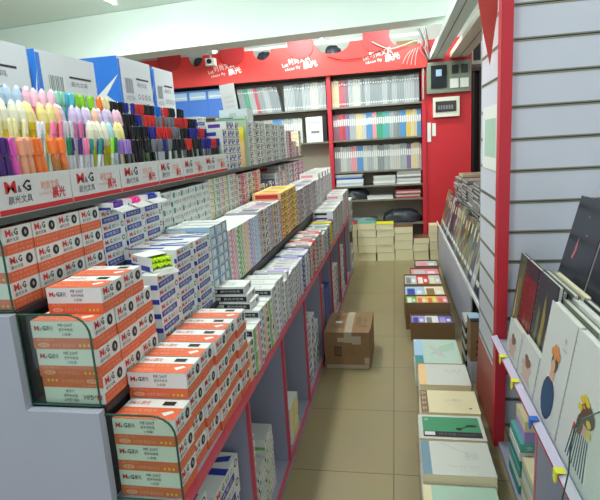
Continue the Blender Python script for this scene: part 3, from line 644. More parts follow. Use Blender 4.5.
book_stack(-.505, -.27, 6.70, 5, [.11, .1, .11, .1, .09], [LGR, CRM, LGR, CRM, TQ], 'cream-edged book bundle, turquoise-topped floor stack')
book_stack(-.262, -.037, 6.71, 5, [.11, .1, .11, .09, .08], [LGR, CRM, LGR, CRM, YC], 'cream-edged book bundle, yellow-topped floor stack')
book_stack(-.028, .20, 6.70, 4, [.15, .11, .1, .09], [LGR, CRM, LGR, BC], 'cream-edged book bundle, brown-topped floor stack')
book_stack(.21, .40, 6.70, 3, [.12, .1, .08], [CRM, LGR, BC], 'cream-edged book bundle, low floor stack beside the red wall')
book_stack(.418, .515, 6.70, 4, [.13, .11, .11, .1], [CRM, LGR, CRM, CRM], 'cream-edged book bundle, narrow floor stack before the red wall')
# valance
def vx(x): return x
VAL = mat('red_valance', (216, 50, 46), .4, noise=.03, scale=2)
va = thing('valance', 'red scalloped valance board with white slogans above the back bookcase', 'sign')
pts = [(-3.4, 2.412), (.42, 2.412), (.42, 2.80)]
cuts = [(.19, .22), (-.75, .22), (-1.67, .12), (-2.58, .10)]
ZT = 2.80
for cx, r in cuts:
    pts += [(cx+r*math.cos(a*math.pi/10), ZT-.13*math.sin(a*math.pi/10)) for a in range(0, 11)]
pts += [(-3.4, ZT)]
MB().extr(pts, 'y', 6.90, 6.925, VAL).obj('board', va)
DRM = mat('deep_red_panel', (176, 38, 44), .45)
for cx in (-.2, -1.16, -2.07, -2.95):
    k_ = [(cx+.165*math.cos(a*math.pi/12), 2.765-.125*math.sin(a*math.pi/12)) for a in range(0, 13)]
    MB().extr(k_[::-1]+[(cx+.165, 2.90), (cx-.165, 2.90)], 'y', 6.885, 6.899, DRM).obj('half_disc', va)
MB().box(-3.4, .42, 6.94, 6.952, 2.80, 2.835, LGR).obj('rail', va)
VW = mat('white_lettering', (240, 232, 228), .5)
for cx in (-.11, -1.15, -2.16):
    t = MB(); o_ = Vector((cx-.23, 6.8995, 2.475)); ca = .14
    F = (o_, Vector((.46*math.cos(ca), 0, .46*math.sin(ca))), Vector((-.05, 0, .18)), Vector((0, -1, 0)))
    t.text(F, 'Let', .0, .44, .16, .70, VW, .002, .005); t.text(F, '时尚文具', .2, .48, .80, .92, VW, .002)
    t.text(F, 'ideas fly', .04, .10, .48, .34, VW, .002, .005); t.text(F, '晨光', .56, .0, .96, .46, VW, .002, .03)
    t.obj('slogan', va)
# clutter above the bookcase, seen through the scallops
MB().box(-3.35, .38, 6.97, 7.40, 2.415, 2.43, SHF).obj('top_board', bs)
for i, (cx, m_) in enumerate([(.19, KRAFT), (-.75, BAGM), (-1.67, BAGM), (-2.58, BAGM)]):
    if i == 0: tag(MB().box(cx-.14, cx+.12, 7.0, 7.3, 2.431, 2.76, KRAFT).obj('carton'), 'brown carton on top of the bookcase at right', 'carton')
    else: bag('plastic_bag', (cx-.02, 7.14, 2.431), .13, .1, .37, BAGM, f'dark bundle on top of the bookcase behind the {["", "right", "middle", "left"][i]} scallop')
for i, cx in enumerate((-.25, -1.16, -2.1)):
    tag(MB().box(cx-.2, cx+.2, 7.05, 7.3, 2.431, 2.78, LGR).obj('carton'), f'white carton on top of the bookcase behind the {["right", "middle", "left"][i]} deep red half disc', 'carton')
# camera bracket
cc = thing('security_camera', 'white security camera hanging in front of the red valance at left', 'camera', (-2.33, 6.78, 2.69))
MB().box(-.06, .06, -.05, .05, -.05, .04, WHITE).obj('body', cc); MB().cyl((0, -.052, 0), (0, -.08, 0), .03, .03, BLK, 12).obj('lens', cc); MB().cyl((0, .0, .041), (0, .0, .24), .014, .014, LGR, 8).cyl((0, 0, .18), (0, .1, .22), .02, .02, LGR).obj('bracket', cc)
for i, (x, z) in enumerate([(-2.24, 2.80), (-.86, 2.80)]):
    t = thing('spotlight', ['small bright spotlight above the red valance at left by the security camera', 'small bright spotlight above the red valance near the middle'][i], 'lamp', (x, 6.72, z))
    sp = MB(); sp.cyl((0, -.03, 0), (0, .03, .0), .032, .025, WHITE, 14); sp.obj('housing', t)
    MB().cyl((0, -.031, 0), (0, -.034, 0), .026, .024, mat('lit_bulb', (255, 255, 250), .4, emit=8), 14).obj('bulb', t)
    MB().cyl((0, .0, .031), (0, .0, .38), .006, .006, LGR, 8).obj('rod', t)
# wires
def wire(pts, r, m, lab):
    mb = MB()
    P_ = [Vector(p) for p in pts]; out = []
    for i in range(len(P_)-1):
        p0 = P_[max(i-1, 0)]; p1 = P_[i]; p2 = P_[i+1]; p3 = P_[min(i+2, len(P_)-1)]
        for k in range(6):
            t = k/6; out.append(.5*((2*p1)+(-p0+p2)*t+(2*p0-5*p1+4*p2-p3)*t*t+(-p0+3*p1-3*p2+p3)*t**3))
    out.append(P_[-1]); mb.path(out, r, m, 6); tag(mb.obj('cable'), lab, 'cable')
BW = mat('black_cable', (40, 40, 44), .5); WW = mat('white_cable', (160, 158, 152), .5)
wire([(-.82, 6.87, 2.64), (-.6, 6.87, 2.58), (-.3, 6.87, 2.60), (-.15, 6.87, 2.66)], .006, mat('dark_red_cable', (110, 24, 28), .5), 'dark cable looping across the red valance')
wire([(-.25, 6.87, 2.76), (-.05, 6.86, 2.66), (.12, 6.85, 2.68), (.3, 6.86, 2.72), (.4, 6.87, 2.6), (.43, 6.90, 2.5)], .008, WW, 'thick pale cable hanging from the valance to the meter box')
for i in range(5):
    wire([(.30+.025*i, 6.86, 2.86), (.36+.02*i, 6.83, 2.72-.02*i), (.33+.03*i, 6.84, 2.62), (.42+.01*i, 6.88, 2.50)], .006, [GREY, BW, WW, GREY, BW][i], f'{["grey", "black", "white", "thin grey", "second black"][i]} cable in the tangle above the meter box')
for i in range(4):
    wire([(.22+.03*i, 6.86, 2.62+.01*i), (.16+.04*i, 6.85, 2.55), (.12+.05*i, 6.86, 2.47-.01*i)], .005, WW, f'loose pale cable tail right of the slogan, {ORD[i]} from left')
# meter box on the pier
mt = thing('meter_box', 'grey-green electricity meter box high on the red wall', 'meter box', (.40, 6.9, 2.09))
MG_ = mat('grey_green_paint', (122, 130, 112), .5)
MB().box(.01, .54, 0, .068, 0, .37, MG_).obj('housing', mt)
MB().box(.06, .25, -.012, -.0005, .06, .33, mat('dark_glass_meter', (38, 42, 46), .12)).obj('meter_window', mt)
MB().box(.12, .19, -.0145, -.0125, .2, .28, LBL).obj('dial_label', mt)
for k in range(2): MB().box(.31+k*.11, .39+k*.11, -.01, -.0005, .22, .32, BLK).obj('breaker_window', mt)
for k in range(2): MB().box(.29+k*.12, .39+k*.12, -.01, -.0005, .05, .16, WHITE).obj('notice', mt)
MB().path([(-.03, .03, -.06), (-.03, .03, .38), (.05, .03, .42)], .012, WW).obj('conduit', mt)
db = thing('fuse_box', 'white distribution box with dark window under the meter box', 'fuse box', (.485, 6.92, 1.80))
MB().box(0, .32, 0, .048, 0, .24, mat('ivory_plastic', (222, 220, 206), .4)).obj('housing', db)
MB().box(.03, .28, -.008, -.0005, .06, .19, mat('smoked_window', (66, 62, 60), .2)).obj('window', db)
for k in range(6): MB().box(.06+k*.032, .082+k*.032, -.0125, -.0085, .09, .14, GREY).obj('breaker', db)
for i, (x0, z0, z1) in enumerate([(.415, 1.50, 1.74), (.475, 1.57, 1.73)]):
    tag(MB().box(x0, x0+.045, 6.962, 6.969, z0, z1, WHITE).obj('wall_switch'), ['longer white paper strip on the red wall below the fuse box', 'shorter white paper strip on the red wall below the fuse box'][i], 'notice')

# ------------------------------------------------------------------ right: far bookcase with leaning magazines
fb = thing('magazine_counter', 'low lavender counter with sloping magazine lip along the right of the aisle', 'shelving')
FBY0, FBY1 = 3.2, 6.6
MB().box(.53, 1.15, FBY0, FBY1, .455, .475, LAV).obj('counter_shelf', fb)
MB().extr([(.497, .50), (.505, .50), (.545, .44), (.537, .44)], 'y', FBY0, FBY1, LAV).box(.495, .504, FBY0, FBY1, .5005, .53, WHITE).obj('front_lip', fb)
MB().box(.56, 1.15, FBY0+.3, FBY0+.32, 0, .454, LAV).obj('side_panel', fb)
MB().box(.515, .525, 3.72, 6.6, .03, .438, LAV).obj('front_panel', fb)
for y in (4.1, 4.7, 5.3, 5.9, 6.58): MB().box(.55, 1.15, y, y+.018, 0, .454, LAV).obj('divider', fb)
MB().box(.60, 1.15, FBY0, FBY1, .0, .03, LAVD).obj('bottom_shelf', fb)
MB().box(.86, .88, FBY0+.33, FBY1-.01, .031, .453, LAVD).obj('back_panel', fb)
mag_cols = ['mauve', 'violet', 'black', 'white', 'blue', 'cream', 'grey', 'yellow', 'mauve', 'teal', 'cream', 'grey']
pal = {'mauve': (120, 84, 84), 'violet': (64, 58, 92), 'black': (50, 48, 52), 'white': (190, 190, 186), 'blue': (70, 84, 116), 'cream': (160, 152, 124), 'grey': (110, 112, 110), 'yellow': (140, 134, 84), 'teal': (90, 120, 116)}
for k in range(20):
    y = FBY0+.06+k*.165; W = .158; c = mag_cols[k % 12]; mb = MB(); H = .40+.06*random.random()
    m1 = mat('mag_'+c, pal[c], .3); m2 = mat('mag_'+mag_cols[(k*5+3) % 12], pal[mag_cols[(k*5+3) % 12]], .3)
    mb.box(0, .02, 0, W, 0, H, m1); F = (Vector((0, 0, 0)), Vector((0, W, 0)), Vector((0, 0, H)), Vector((-1, 0, 0)))
    mb.rect(F, .08, .5, .5, .9, m2); mb.rect(F, .1, .12, .9, .2, WHITE); mb.ell(F, .65, .5, .22, .14, m2); mb.rect(F, .6, .72, .9, .9, CRM)
    o = mb.obj('notebook', None, (.537, y, .4795)); o.rotation_euler[1] = .22
    tag(o, f'{c} cover notebook leaning on the low right counter, {ordn(k)} from the near end', 'notebook', 'notebooks leaning on the low counter')
# flat stacks of notebooks behind
for s_ in range(7):
    y = 3.7+s_*.38; n = 20+random.choice([-1, 0, 1, 2])
    MBx = MB(); 
    for k in range(n):
        c = random.choice(['grey', 'white', 'white', 'grey', 'black', 'cream'])
        me_key = ('flat', c)
        if me_key not in _fold:
            mb = MB(); mb.box(0, .3, 0, .34, 0, .0065, BLK); mb.box(0, .3, 0, .34, .0065, .032, mat('flat_'+c, pal[c], .4)); F = (Vector((0,0,0)), Vector((0,.34,0)), Vector((0,0,.032)), Vector((-1,0,0)))
            for q in range(5): mb.rect(F, .05+q*.2, .35, .15+q*.2, .85, WHITE if c != 'white' else BLK)
            mb.rect(frame((0,0,.032),(.3,0,0),(0,.34,0)), .1, .1, .6, .9, mat('flat_top', (150, 120, 112), .4))
            _fold[me_key] = mb.mesh('notebook')
        j = random.uniform(-.012, .012)
        if k < 6 and s_ > 6: continue
        o = link('notebook', _fold[me_key], None, (.68+j, y, .4757+.0006+k*.0327*1.0))
        tag(o, f'{c} edged notebook lying in the {ORD[s_]} tall pile of the right counter, {ordn(k)} up', 'notebook', 'piled notebooks on the right counter')
# kraft box in the open end of the magazine counter
MB().box(.455, .62, 3.25, 3.44, 0, .14, LAV).obj('plinth', fb)
kb = MB(); kb.box(0, .12, 0, .17, 0, .27, KRAFT, top=LBL); F = frame((0,0,0),(.12,0,0),(0,0,.27))
for q in range(3): kb.rect(F, .3, .14+q*.16, .7, .22+q*.16, BLK)
kb.rect(F, .62, .10, .76, .62, BLK); kb.box(0, .12, 0, .05, .2705, .278, BLK)
tag(kb.obj('carton', None, (.452, 3.26, .1405)), 'tan carton with thick black bars standing at the near end of the low right counter', 'carton')
for k in range(8):
    tag(MB().box(0, .105, 0, .2, 0, .04, [BLK, LGR][k % 2]).obj('notebook', None, (.45, 3.49, .0005+k*.041)), f'dark and grey notebook stacked behind the tan carton, {ordn(k)} up', 'notebook', 'notebooks behind the tan carton')

# cartons of magazines on the floor
def floor_carton(y0, y1, x0, x1, h, strips, lab, rz=0):
    t = thing('carton', lab, 'carton', (x0, y0, .0005), rz, 'open cartons along the right counter')
    W, D = x1-x0, y1-y0
    mb = MB(); mb.box(0, W, 0, .006, 0, h, KRAFT); mb.box(0, W, D-.006, D, 0, h, KRAFT); mb.box(0, .006, .006, D-.006, 0, h, KRAFT); mb.box(W-.006, W, .006, D-.006, 0, h, KRAFT); mb.box(.006, W-.006, .006, D-.006, 0, .006, KRAFT); mb.obj('body', t)
    n = len(strips); w_ = (W-.02)/n
    for k, (c, c2) in enumerate(strips):
        mb = MB(); mb.box(0, w_-.002, 0, D-.02, 0, h-.02, c); F2 = frame((0,0,h-.02),(w_,0,0),(0,D-.02,0)); mb.rect(F2, .1, .15, .5, .8, c2); mb.rect(F2, .6, .3, .85, .6, WHITE)
        o = mb.obj('magazine_stack', None, (x0+.01+k*w_, y0+.01, .008)); tag(o, f'magazine pile, {ORD[k]} from left, inside the {lab}'.replace('open ', '').replace(' on the floor', ''), 'magazine', 'magazines in the floor cartons')
floor_carton(3.955, 4.165, .095, .43, .15, [(LIL, BLU), (WHITE, GREY), (mat('violet_print', (110, 100, 190), .5), LIL)], 'open brown carton of violet magazines on the floor')
floor_carton(4.20, 4.43, .06, .42, .235, [(GRN, WHITE), (PEA, ORG), (YEL, ORG), (PNK, ORG)], 'open brown carton of green and yellow magazines')
floor_carton(4.46, 4.80, .055, .42, .215, [(LBL, BLU), (CRM, KRAFT)], 'open brown carton of pale blue magazines')
floor_carton(4.83, 5.2, .06, .42, .215, [(LGR, GREY), (RED, WHITE), (LGR, CRM)], 'open brown carton with a red magazine')
floor_carton(5.24, 5.52, .13, .43, .20, [(PNK, LGR)], 'open brown carton of pale pink magazines')
floor_carton(5.56, 5.84, .19, .44, .21, [(LGR, PNK)], 'open brown carton of greyish pink magazines, farthest')

# plastic wrapped book stacks near the camera
def cover(mb, F, kind):
    if kind == 'leaf': mb.rect(F, 0, 0, .2, 1, LBL); mb.poly(F, [(.3,.3),(.9,.55),(.95,.9),(.6,.7)], MINT); mb.poly(F, [(.3,.8),(.6,.5),(.7,.2),(.5,.3)], LGR); mb.rect(F, 0, .0, .18, .3, TEA)
    if kind == 'sketch':
        mb.rect(F, 0, 0, .14, 1, PEA)
        for q in range(7): mb.ell(F, .55+.05*q, .7-.06*(q % 3), .03, .03, LGR)
    if kind == 'beige':
        mb.rect(F, 0, 0, .13, 1, mat('brown_strip', (130, 100, 76), .6))
        for q in range(4): mb.text(F, '图书', .03, .1+q*.23, .1, .25+q*.23, CRM)
        mb.text(F, 'notes 笔记', .4, .5, .7, .62, LGR); mb.ell(F, .85, .2, .03, .03, GREY)
    if kind == 'green':
        mb.rect(F, .06, .30, .95, .92, mat('book_green', (60, 150, 106), .4)); mb.rect(F, .06, .08, .95, .30, BLK); mb.rect(F, .08, .14, .24, .28, WHITE, .001)
        mb.ell(F, .62, .42, .05, .06, BLK, .001); mb.ell(F, .82, .56, .09, .05, BLK, .001); mb.poly(F, [(.64,.42),(.8,.54),(.79,.58),(.63,.45)], BLK, .001); mb.text(F, '文具', .09, .74, .15, .86, WHITE, .001); mb.text(F, '时光手册 notebook', .3, .15, .85, .24, GREY, .001)
    if kind == 'plain':
        mb.rect(F, 0, 0, .13, 1, mat('slate_strip', (120, 150, 168), .6)); mb.text(F, '手绘', .62, .45, .82, .7, LGR); mb.poly(F, [(.3,.95),(.34,.95),(.72,.6),(.7,.6)], LGR)
        mb.text(F, 'day by day', .35, .2, .8, .3, LGR)
    if kind == 'map':
        mb.rect(F, 0, 0, .12, 1, CRM); mb.text(F, '生活 life', .3, .6, .7, .8, LGR)
STK = [('plain wrap', 1.70, 1.955, .085, .375, .17, 'map', 'cream strip cover, nearest the camera'), ('x', 1.985, 2.23, .088, .385, .20, 'plain', 'slate blue strip cover, beside the green book'),
       ('x', 2.27, 2.485, .09, .395, .19, 'green', 'green and black cover'), ('x', 2.52, 2.76, .105, .40, .185, 'beige', 'beige cover with brown strip'),
       ('x', 2.84, 3.12, .114, .40, .18, 'sketch', 'pale sketch cover with peach strip'), ('x', 3.18, 3.58, .104, .395, .16, 'leaf', 'pale leaf pattern cover, next to the cartons')]
CVR = mat('book_cover_white', (206, 208, 200), .5)
for _, y0, y1, x0, x1, h, kind, lab in STK:
    W, D = x1-x0, y1-y0; n = 5; bh = h/n
    for k in range(n):
        mb = MB(); base = {'beige': CRM, 'map': MINT, 'leaf': mat('pale_green_cover', (186, 208, 196), .5)}.get(kind, CVR)
        mb.box(0, W, .0, D, .002, bh-.0025, PAPER); mb.box(-.001, W+.001, -.001, D+.001, 0, .0019, base); mb.box(-.001, W+.001, -.001, D+.001, bh-.0024, bh-.0004, base)
        if k == n-1: cover(mb, frame((0, 0, bh-.0004), (W, 0, 0), (0, D, 0)), kind)
        o = mb.obj('book', None, (x0+random.uniform(-.003, .003), y0+random.uniform(-.003, .003), .0005+k*bh), random.uniform(-.008, .008))
        rw = 'lowest' if k == 0 else ('topmost' if k == n-1 else ORD[k]+' up')
        tag(o, f'book in the floor pile with {lab}, {rw}', 'book', 'book piles on the floor near the camera')
    mb = MB(); mb.M = None; nv = 9; vs = []; rnd = random.Random(kind)
    # crinkled wrapping film standing along the pile's left side and over its near edge
    for i in range(nv):
        for j in range(4):
            vs.append((x0-.008-rnd.uniform(0, .006), y0-.012+(D+.02)*i/(nv-1), [.004, h*.4, h*.8, h+.004][j]+rnd.uniform(-.002, .002)))
    mb.add(vs, [(i*4+j, (i+1)*4+j, (i+1)*4+j+1, i*4+j+1) for i in range(nv-1) for j in range(3)], WRAP, True)
    tag(mb.obj('plastic_wrapper'), f'clear film left of floor pile with {lab}', 'wrapping', 'clear films on the book piles')

# brown parcel in the aisle
pb = thing('parcel', 'brown cardboard parcel with white tape standing in the aisle on the left', 'parcel', (-.522, 3.41, .0005), .0)
hb = MB()
vs = []
bz = MB(); bz.extr([(0, 0), (.315, 0), (.325, .1), (.33, .43), (.02, .43), (0, .35)], 'z', 0, .275, KRAFT); bz.obj('body', pb)
TP = mat('shiny_tape', (170, 156, 134), .2)
MB().box(.14, .195, -.002, .432, .2755, .277, TP).box(.14, .195, -.0025, -.0008, .2, .2772, TP).obj('top_tape', pb)
MB().box(.01, .31, -.003, -.0008, .005, .035, TP).box(.28, .314, -.004, -.0031, .04, .09, TP).obj('bottom_tape', pb)
F = frame((0, -.0006, 0), (.315, 0, 0), (0, 0, .275)); mb = MB(); DK = mat('dark_brown_ink', (92, 66, 44), .7); KD = mat('worn_kraft', (126, 94, 62), .8)
mb.rect(F, .22, .35, .38, .62, DK); mb.rect(F, .25, .4, .35, .57, KD, .001); mb.rect(F, .28, .42, .31, .55, DK, .0013); mb.text(F, '文具', .45, .38, .68, .6, KD); mb.rect(F, .3, .74, .5, .86, TP); mb.rect(F, .62, .68, .82, .9, TP)
F2 = frame((0, 0, .275), (.32, 0, 0), (0, .43, 0))
mb.text(F2, '小心轻放', .12, .2, .42, .42, DK); mb.text(F2, '易碎', .16, .55, .4, .85, DK); mb.text(F2, '向上', .68, .25, .92, .8, DK); mb.rect(F2, .2, .45, .34, .53, LGR)
mb.obj('print', pb)

# ------------------------------------------------------------------ right: slat wall and near counter
SL = mat('slat_panel', (204, 208, 220), .45, noise=.03, scale=4); GRV = mat('aluminium_groove', (140, 140, 126), .4, metal=.3); GRD = mat('groove_shadow_metal', (84, 82, 70), .6)
sw = thing('slat_wall', 'lavender slatted display wall with a red corner post on the right', 'display wall')
zs = [1.263-.1445*k for k in range(-9, 9)]; zs = sorted(z for z in zs if z < 2.45)
def slat(axis):
    mb = MB()
    def bx(a, b, z0, z1, m, d0=0., d1=.0):
        if axis == 'x': mb.box(.522, 1.7, 2.565+d0, 2.60, z0, z1, m)
        else: mb.box(.490+d0, .512, 2.601, 3.17, z0, z1, m)
    lo = .10
    for z in zs:
        if z-.012 > lo: bx(0, 0, lo, z-.011, SL)
        bx(0, 0, z-.011, z-.004, GRV, -.002); bx(0, 0, z-.004, z+.001, GRD, .008); bx(0, 0, z+.001, z+.007, GRV, -.002); lo = z+.007
    bx(0, 0, lo, 2.6, SL)
    return mb
slat('x').obj('front_panel', sw); slat('y').obj('side_panel', sw)
MB().box(.470, .5205, 2.53, 2.6, 0, 2.6, REDP).obj('corner_post', sw)
MB().box(.489, .512, 3.171, 3.182, .1, 2.6, LAV).obj('edge_post', sw)
MB().extr([(.474, .0), (.4895, .0), (.4895, .36), (.486, .36)], 'y', 2.61, 3.17, mat('salmon_board', (160, 84, 72), .5)).obj('kick_panel', sw)
mb = MB(); mb.box(.484, .4885, 2.63, 3.08, 1.40, 1.72, WHITE); mb.rect((Vector((.484, 3.08, 1.40)), Vector((0, -.45, 0)), Vector((0, 0, .32)), Vector((-1, 0, 0))), .15, .2, .85, .8, MINT)
tag(mb.obj('notice'), 'white plastic-covered notice on the narrow side of the slatted wall', 'notice')
# pennant
mb = MB(); mb.extr([(.392, 2.5), (.488, 2.5), (.484, 2.15), (.453, 1.90), (.415, 2.08), (.395, 2.2)], 'y', 2.70, 2.706, mat('pennant_red', (196, 70, 60), .5)); F = frame((.385, 2.6995, 1.93), (.10, 0, 0), (0, 0, .57)); mb.poly(F, [(.25,.98),(.85,.98),(.75,.62),(.6,.50),(.5,.62)], mat('gold_print', (206, 186, 130), .4))
tag(mb.obj('pennant'), 'pointed red paper pennant with gold print hanging by the red post', 'pennant')

ct = thing('notebook_counter', 'near right lavender counter with red-edged lip holding big notebooks', 'shelving')
MB().box(.487, 1.3, .5, 2.527, .57, .59, LAV).obj('counter_shelf', ct)
LIPM = mat('pale_lilac_lip', (196, 190, 214), .45)
MB().extr([(.446, .604), (.474, .612), (.484, .592), (.484, .56)], 'y', .5, 2.527, LIPM).obj('front_lip', ct)
MB().extr([(.4445, .598), (.447, .598), (.484, .558), (.482, .552)], 'y', .5, 2.527, REDP).obj('lip_edging', ct)
for y in (1.82,): 
    dv = MB().box(.49, 1.25, y, y+.018, .03, .569, LAV).obj('divider', ct); MB().box(.486, .4898, y+.0, y+.018, .03, .569, mat('pink_edging', (206, 120, 130), .5)).obj('edging', dv)
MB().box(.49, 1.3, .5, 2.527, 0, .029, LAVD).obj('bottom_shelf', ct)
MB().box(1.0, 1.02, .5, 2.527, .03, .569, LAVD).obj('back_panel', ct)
for i, (y, c) in enumerate([(2.27, 'y'), (2.03, 'y'), (1.74, 'b'), (1.45, 'y')]):
    m_ = mat('clip_'+c, (236, 236, 60) if c == 'y' else (50, 110, 210), .4)
    mb = MB(); mb.box(.439, .4435, y-.014, y+.014, .588, .611, m_); mb.box(.439, .468, y-.015, y+.015, .6125, .6145, m_); mb.extr([(y-.006, .575), (y+.006, .575), (y+.014, .588), (y-.014, .588)], 'x', .4385, .4425, m_)
    tag(mb.obj('price_clip'), ['yellow price clip on the counter lip, farthest, by the red post', 'yellow price clip on the counter lip, second from the red post', 'blue price clip on the counter lip', 'yellow price clip on the counter lip, nearest the camera'][i], 'clip', 'price clips on the lip')
# illustrated notebooks leaning towards the wall. local: x thickness (0..t), y width, z height; cover faces -x
def notebook(y, W, H, base, art, lab, x=.488, z=.5915, lean=.10, th=.022, spine=True, grp='big notebooks on the near counter', rz=0):
    t = thing('notebook', lab, 'notebook', (x, y, z+(th+.004)*math.sin(lean)), 0, grp); t.rotation_euler = (0, lean, rz)
    mb = MB(); mb.box(.0, .003, 0, W, 0, H, base)
    # frame seen from the aisle: left edge is the far one
    F = (Vector((0, W, 0)), Vector((0, -W, 0)), Vector((0, 0, H)), Vector((-1, 0, 0)))
    sc = 1 if grp.startswith('black') or art in (art_red, art_dark, art_abs) else (.8 if art is art_stripe else .95)
    F = (F[0]+F[1]*.03+F[2]*.03, F[1]*sc, F[2]*sc, F[3]) if sc < 1 else F
    art(mb, F); mb.obj('cover', t)
    MB().box(.0035, th-.003, .004, W-.004, .002, H-.004, mat('white_pages', (216, 216, 206), .8)).obj('pages', t)
    MB().box(th-.0025, th, 0, W, 0, H, base).obj('back_cover', t)
    sp = MB()
    for k in range(14): sp.path([(-.003, W-.012-0*k, H*(.05+.065*k)), (th/2, W+.004, H*(.05+.065*k)), (th+.003, W-.012, H*(.05+.065*k))], .0013, LGR, 5)
    if spine: sp.obj('spiral_binding', t)
NBW = mat('notebook_white', (208, 212, 210), .45); SKN = mat('skin_print', (214, 170, 146), .5); HAIR = mat('hair_print', (96, 74, 62), .5); FLW = mat('flower_print', (214, 140, 84), .5); FLY = mat('yellow_flower_print', (216, 190, 60), .5); NVY = mat('navy_stripe', (44, 58, 96), .5); JAR = mat('jar_blue', (40, 78, 116), .5)
def art_stripe(mb, F):
    mb.poly(F, [(.22,.05),(.78,.05),(.74,.26),(.66,.40),(.36,.42),(.26,.30)], WHITE, .0006)
    for q in range(9): mb.poly(F, [(.24+q*.06,.05),(.27+q*.06,.05),(.33+q*.043,.40),(.305+q*.043,.41)], NVY, .0010)
    mb.poly(F, [(.44,.40),(.60,.40),(.58,.47),(.46,.47)], SKN, .0012); mb.ell(F, .52, .55, .12, .10, SKN, .0014); mb.ell(F, .56, .60, .17, .10, HAIR, .0017); mb.ell(F, .44, .46, .08, .10, HAIR, .0016)
    for a, b in ((.40,.68),(.46,.72),(.52,.70),(.38,.60),(.62,.55),(.66,.47)): mb.ell(F, a, b, .055, .032, FLY, .0021)
    mb.ell(F, .46, .64, .03, .018, FLW, .0024); mb.poly(F, [(.3,.40),(.34,.42),(.40,.34),(.36,.32)], RED, .0022)
def art_jar(mb, F):
    mb.poly(F, [(.30,.04),(.70,.04),(.78,.20),(.66,.40),(.36,.40),(.24,.20)], WHITE, .0008); mb.ell(F, .5, .20, .22, .17, JAR, .0012); mb.ell(F, .5, .2, .26, .2, NVY, .0009)
    mb.poly(F, [(.42,.38),(.60,.38),(.62,.48),(.44,.48)], SKN, .0012); mb.ell(F, .53, .55, .13, .09, HAIR, .0015); mb.ell(F, .50, .51, .08, .06, SKN, .0017)
    for a, b in ((.40,.63),(.48,.67),(.56,.67),(.64,.63),(.52,.61)): mb.ell(F, a, b, .06, .04, FLW, .0021)
    mb.text(F, 'a day', .70, .72, .86, .75, GREY); mb.text(F, '手绘', .72, .79, .8, .84, GREY)
def art_rose(mb, F):
    for a, b in ((.3,.40),(.45,.52),(.6,.44),(.55,.30),(.35,.25),(.5,.2)): mb.ell(F, a, b, .15, .10, mat('dusty_rose_print', (206, 178, 170), .5))
    for a, b in ((.42,.62),(.56,.58),(.48,.50)): mb.ell(F, a, b, .12, .09, mat('dull_brown_print', (136, 100, 84), .5))
    mb.poly(F, [(.2,.05),(.8,.08),(.66,.25),(.36,.25)], mat('dusty_rose_print', (206, 178, 170), .5))
def art_abs(mb, F):
    mb.rect(F, .1, .1, .9, .9, mat('muted_green_print', (110, 112, 84), .4)); mb.rect(F, .45, .2, .7, .75, mat('ochre_print', (150, 134, 70), .4), .001); mb.poly(F, [(.15,.2),(.35,.8),(.4,.3)], CRM, .0013)
OCH = mat('ochre_print', (150, 134, 70), .4); MGN = mat('muted_green_print', (110, 112, 84), .4)
def art_red(mb, F):
    mb.rect(F, 0, 0, 1, .84, mat('crimson_print', (128, 42, 48), .35)); mb.poly(F, [(.35,.08),(.42,.5),(.5,.1)], OCH); mb.poly(F, [(.6,.1),(.72,.42),(.78,.12)], OCH)
def art_dark(mb, F):
    mb.rect(F, 0, 0, 1, 1, mat('charcoal_print', (60, 62, 72), .35)); mb.poly(F, [(.12,.1),(.22,.7),(.34,.62),(.26,.1)], MGN); mb.poly(F, [(.4,.12),(.5,.85),(.62,.6),(.54,.1)], OCH); mb.poly(F, [(.68,.15),(.74,.6),(.84,.2)], MGN)
def art_none(mb, F): pass
notebook(1.235, .385, .40, NBW, art_stripe, 'big white notebook showing a girl in a striped top with yellow flowers', lean=.14)
notebook(1.63, .27, .40, NBW, art_jar, 'big white notebook showing a figure with orange flowers and a blue jar', lean=.14)
notebook(1.91, .25, .17, NBW, art_rose, 'white notebook with rosy flower print left of the blue jar notebook', lean=.13)
notebook(2.17, .22, .16, NBW, art_rose, 'smaller white notebook with rosy print beside the red post', lean=.13)
notebook(1.93, .25, .41, mat('dark_notebook', (52, 54, 64), .3), art_dark, 'dark notebook with olive painted strokes behind the white notebooks', x=.525, z=.6195, lean=.12, th=.018)
notebook(2.19, .2, .41, mat('dark_notebook', (52, 54, 64), .3), art_red, 'crimson notebook with a yellow stroke behind the small white notebook', x=.525, z=.6195, lean=.12, th=.018)
notebook(2.40, .11, .41, mat('olive_notebook', (90, 92, 74), .4), art_abs, 'narrow olive notebook tucked against the slatted wall', x=.525, z=.6195, lean=.12, spine=False, th=.018)
MB().box(.523, .546, 1.92, 2.52, .5905, .619, LAV).obj('inner_step', ct)
NG = mat('grey_green_notebook', (116, 124, 112), .4); ND = mat('dark_grey_notebook', (66, 70, 74), .35)
for k in range(3):
    notebook(2.02-.03*k, .38, .39, [ND, NG, CRM, ND][k % 4], art_none, f'spiral notebook standing edge-on in the row behind the crimson one, {ORD[k]} from the front', x=.572+k*.030, z=.5915, lean=.10, th=.022, grp='spiral notebooks behind')
for k in range(3):
    notebook(1.60-.01*k, .36, .39, [NG, NBW, ND, NG][k % 4], art_none, f'spiral notebook standing behind the blue jar notebook, {ORD[k]} from the front', x=.535+k*.036, z=.5915, lean=.14, th=.026, grp='spiral notebooks behind')
for k in range(3):
    notebook(1.24+.0*k, .3, .39, [NBW, NG, ND][k % 3], art_none, f'spiral notebook standing behind the striped-top notebook, {ORD[k]} from the front', x=.535+k*.036, z=.5915, lean=.14, th=.026, grp='spiral notebooks behind')
DNB = mat('black_notebook', (46, 50, 60), .25)
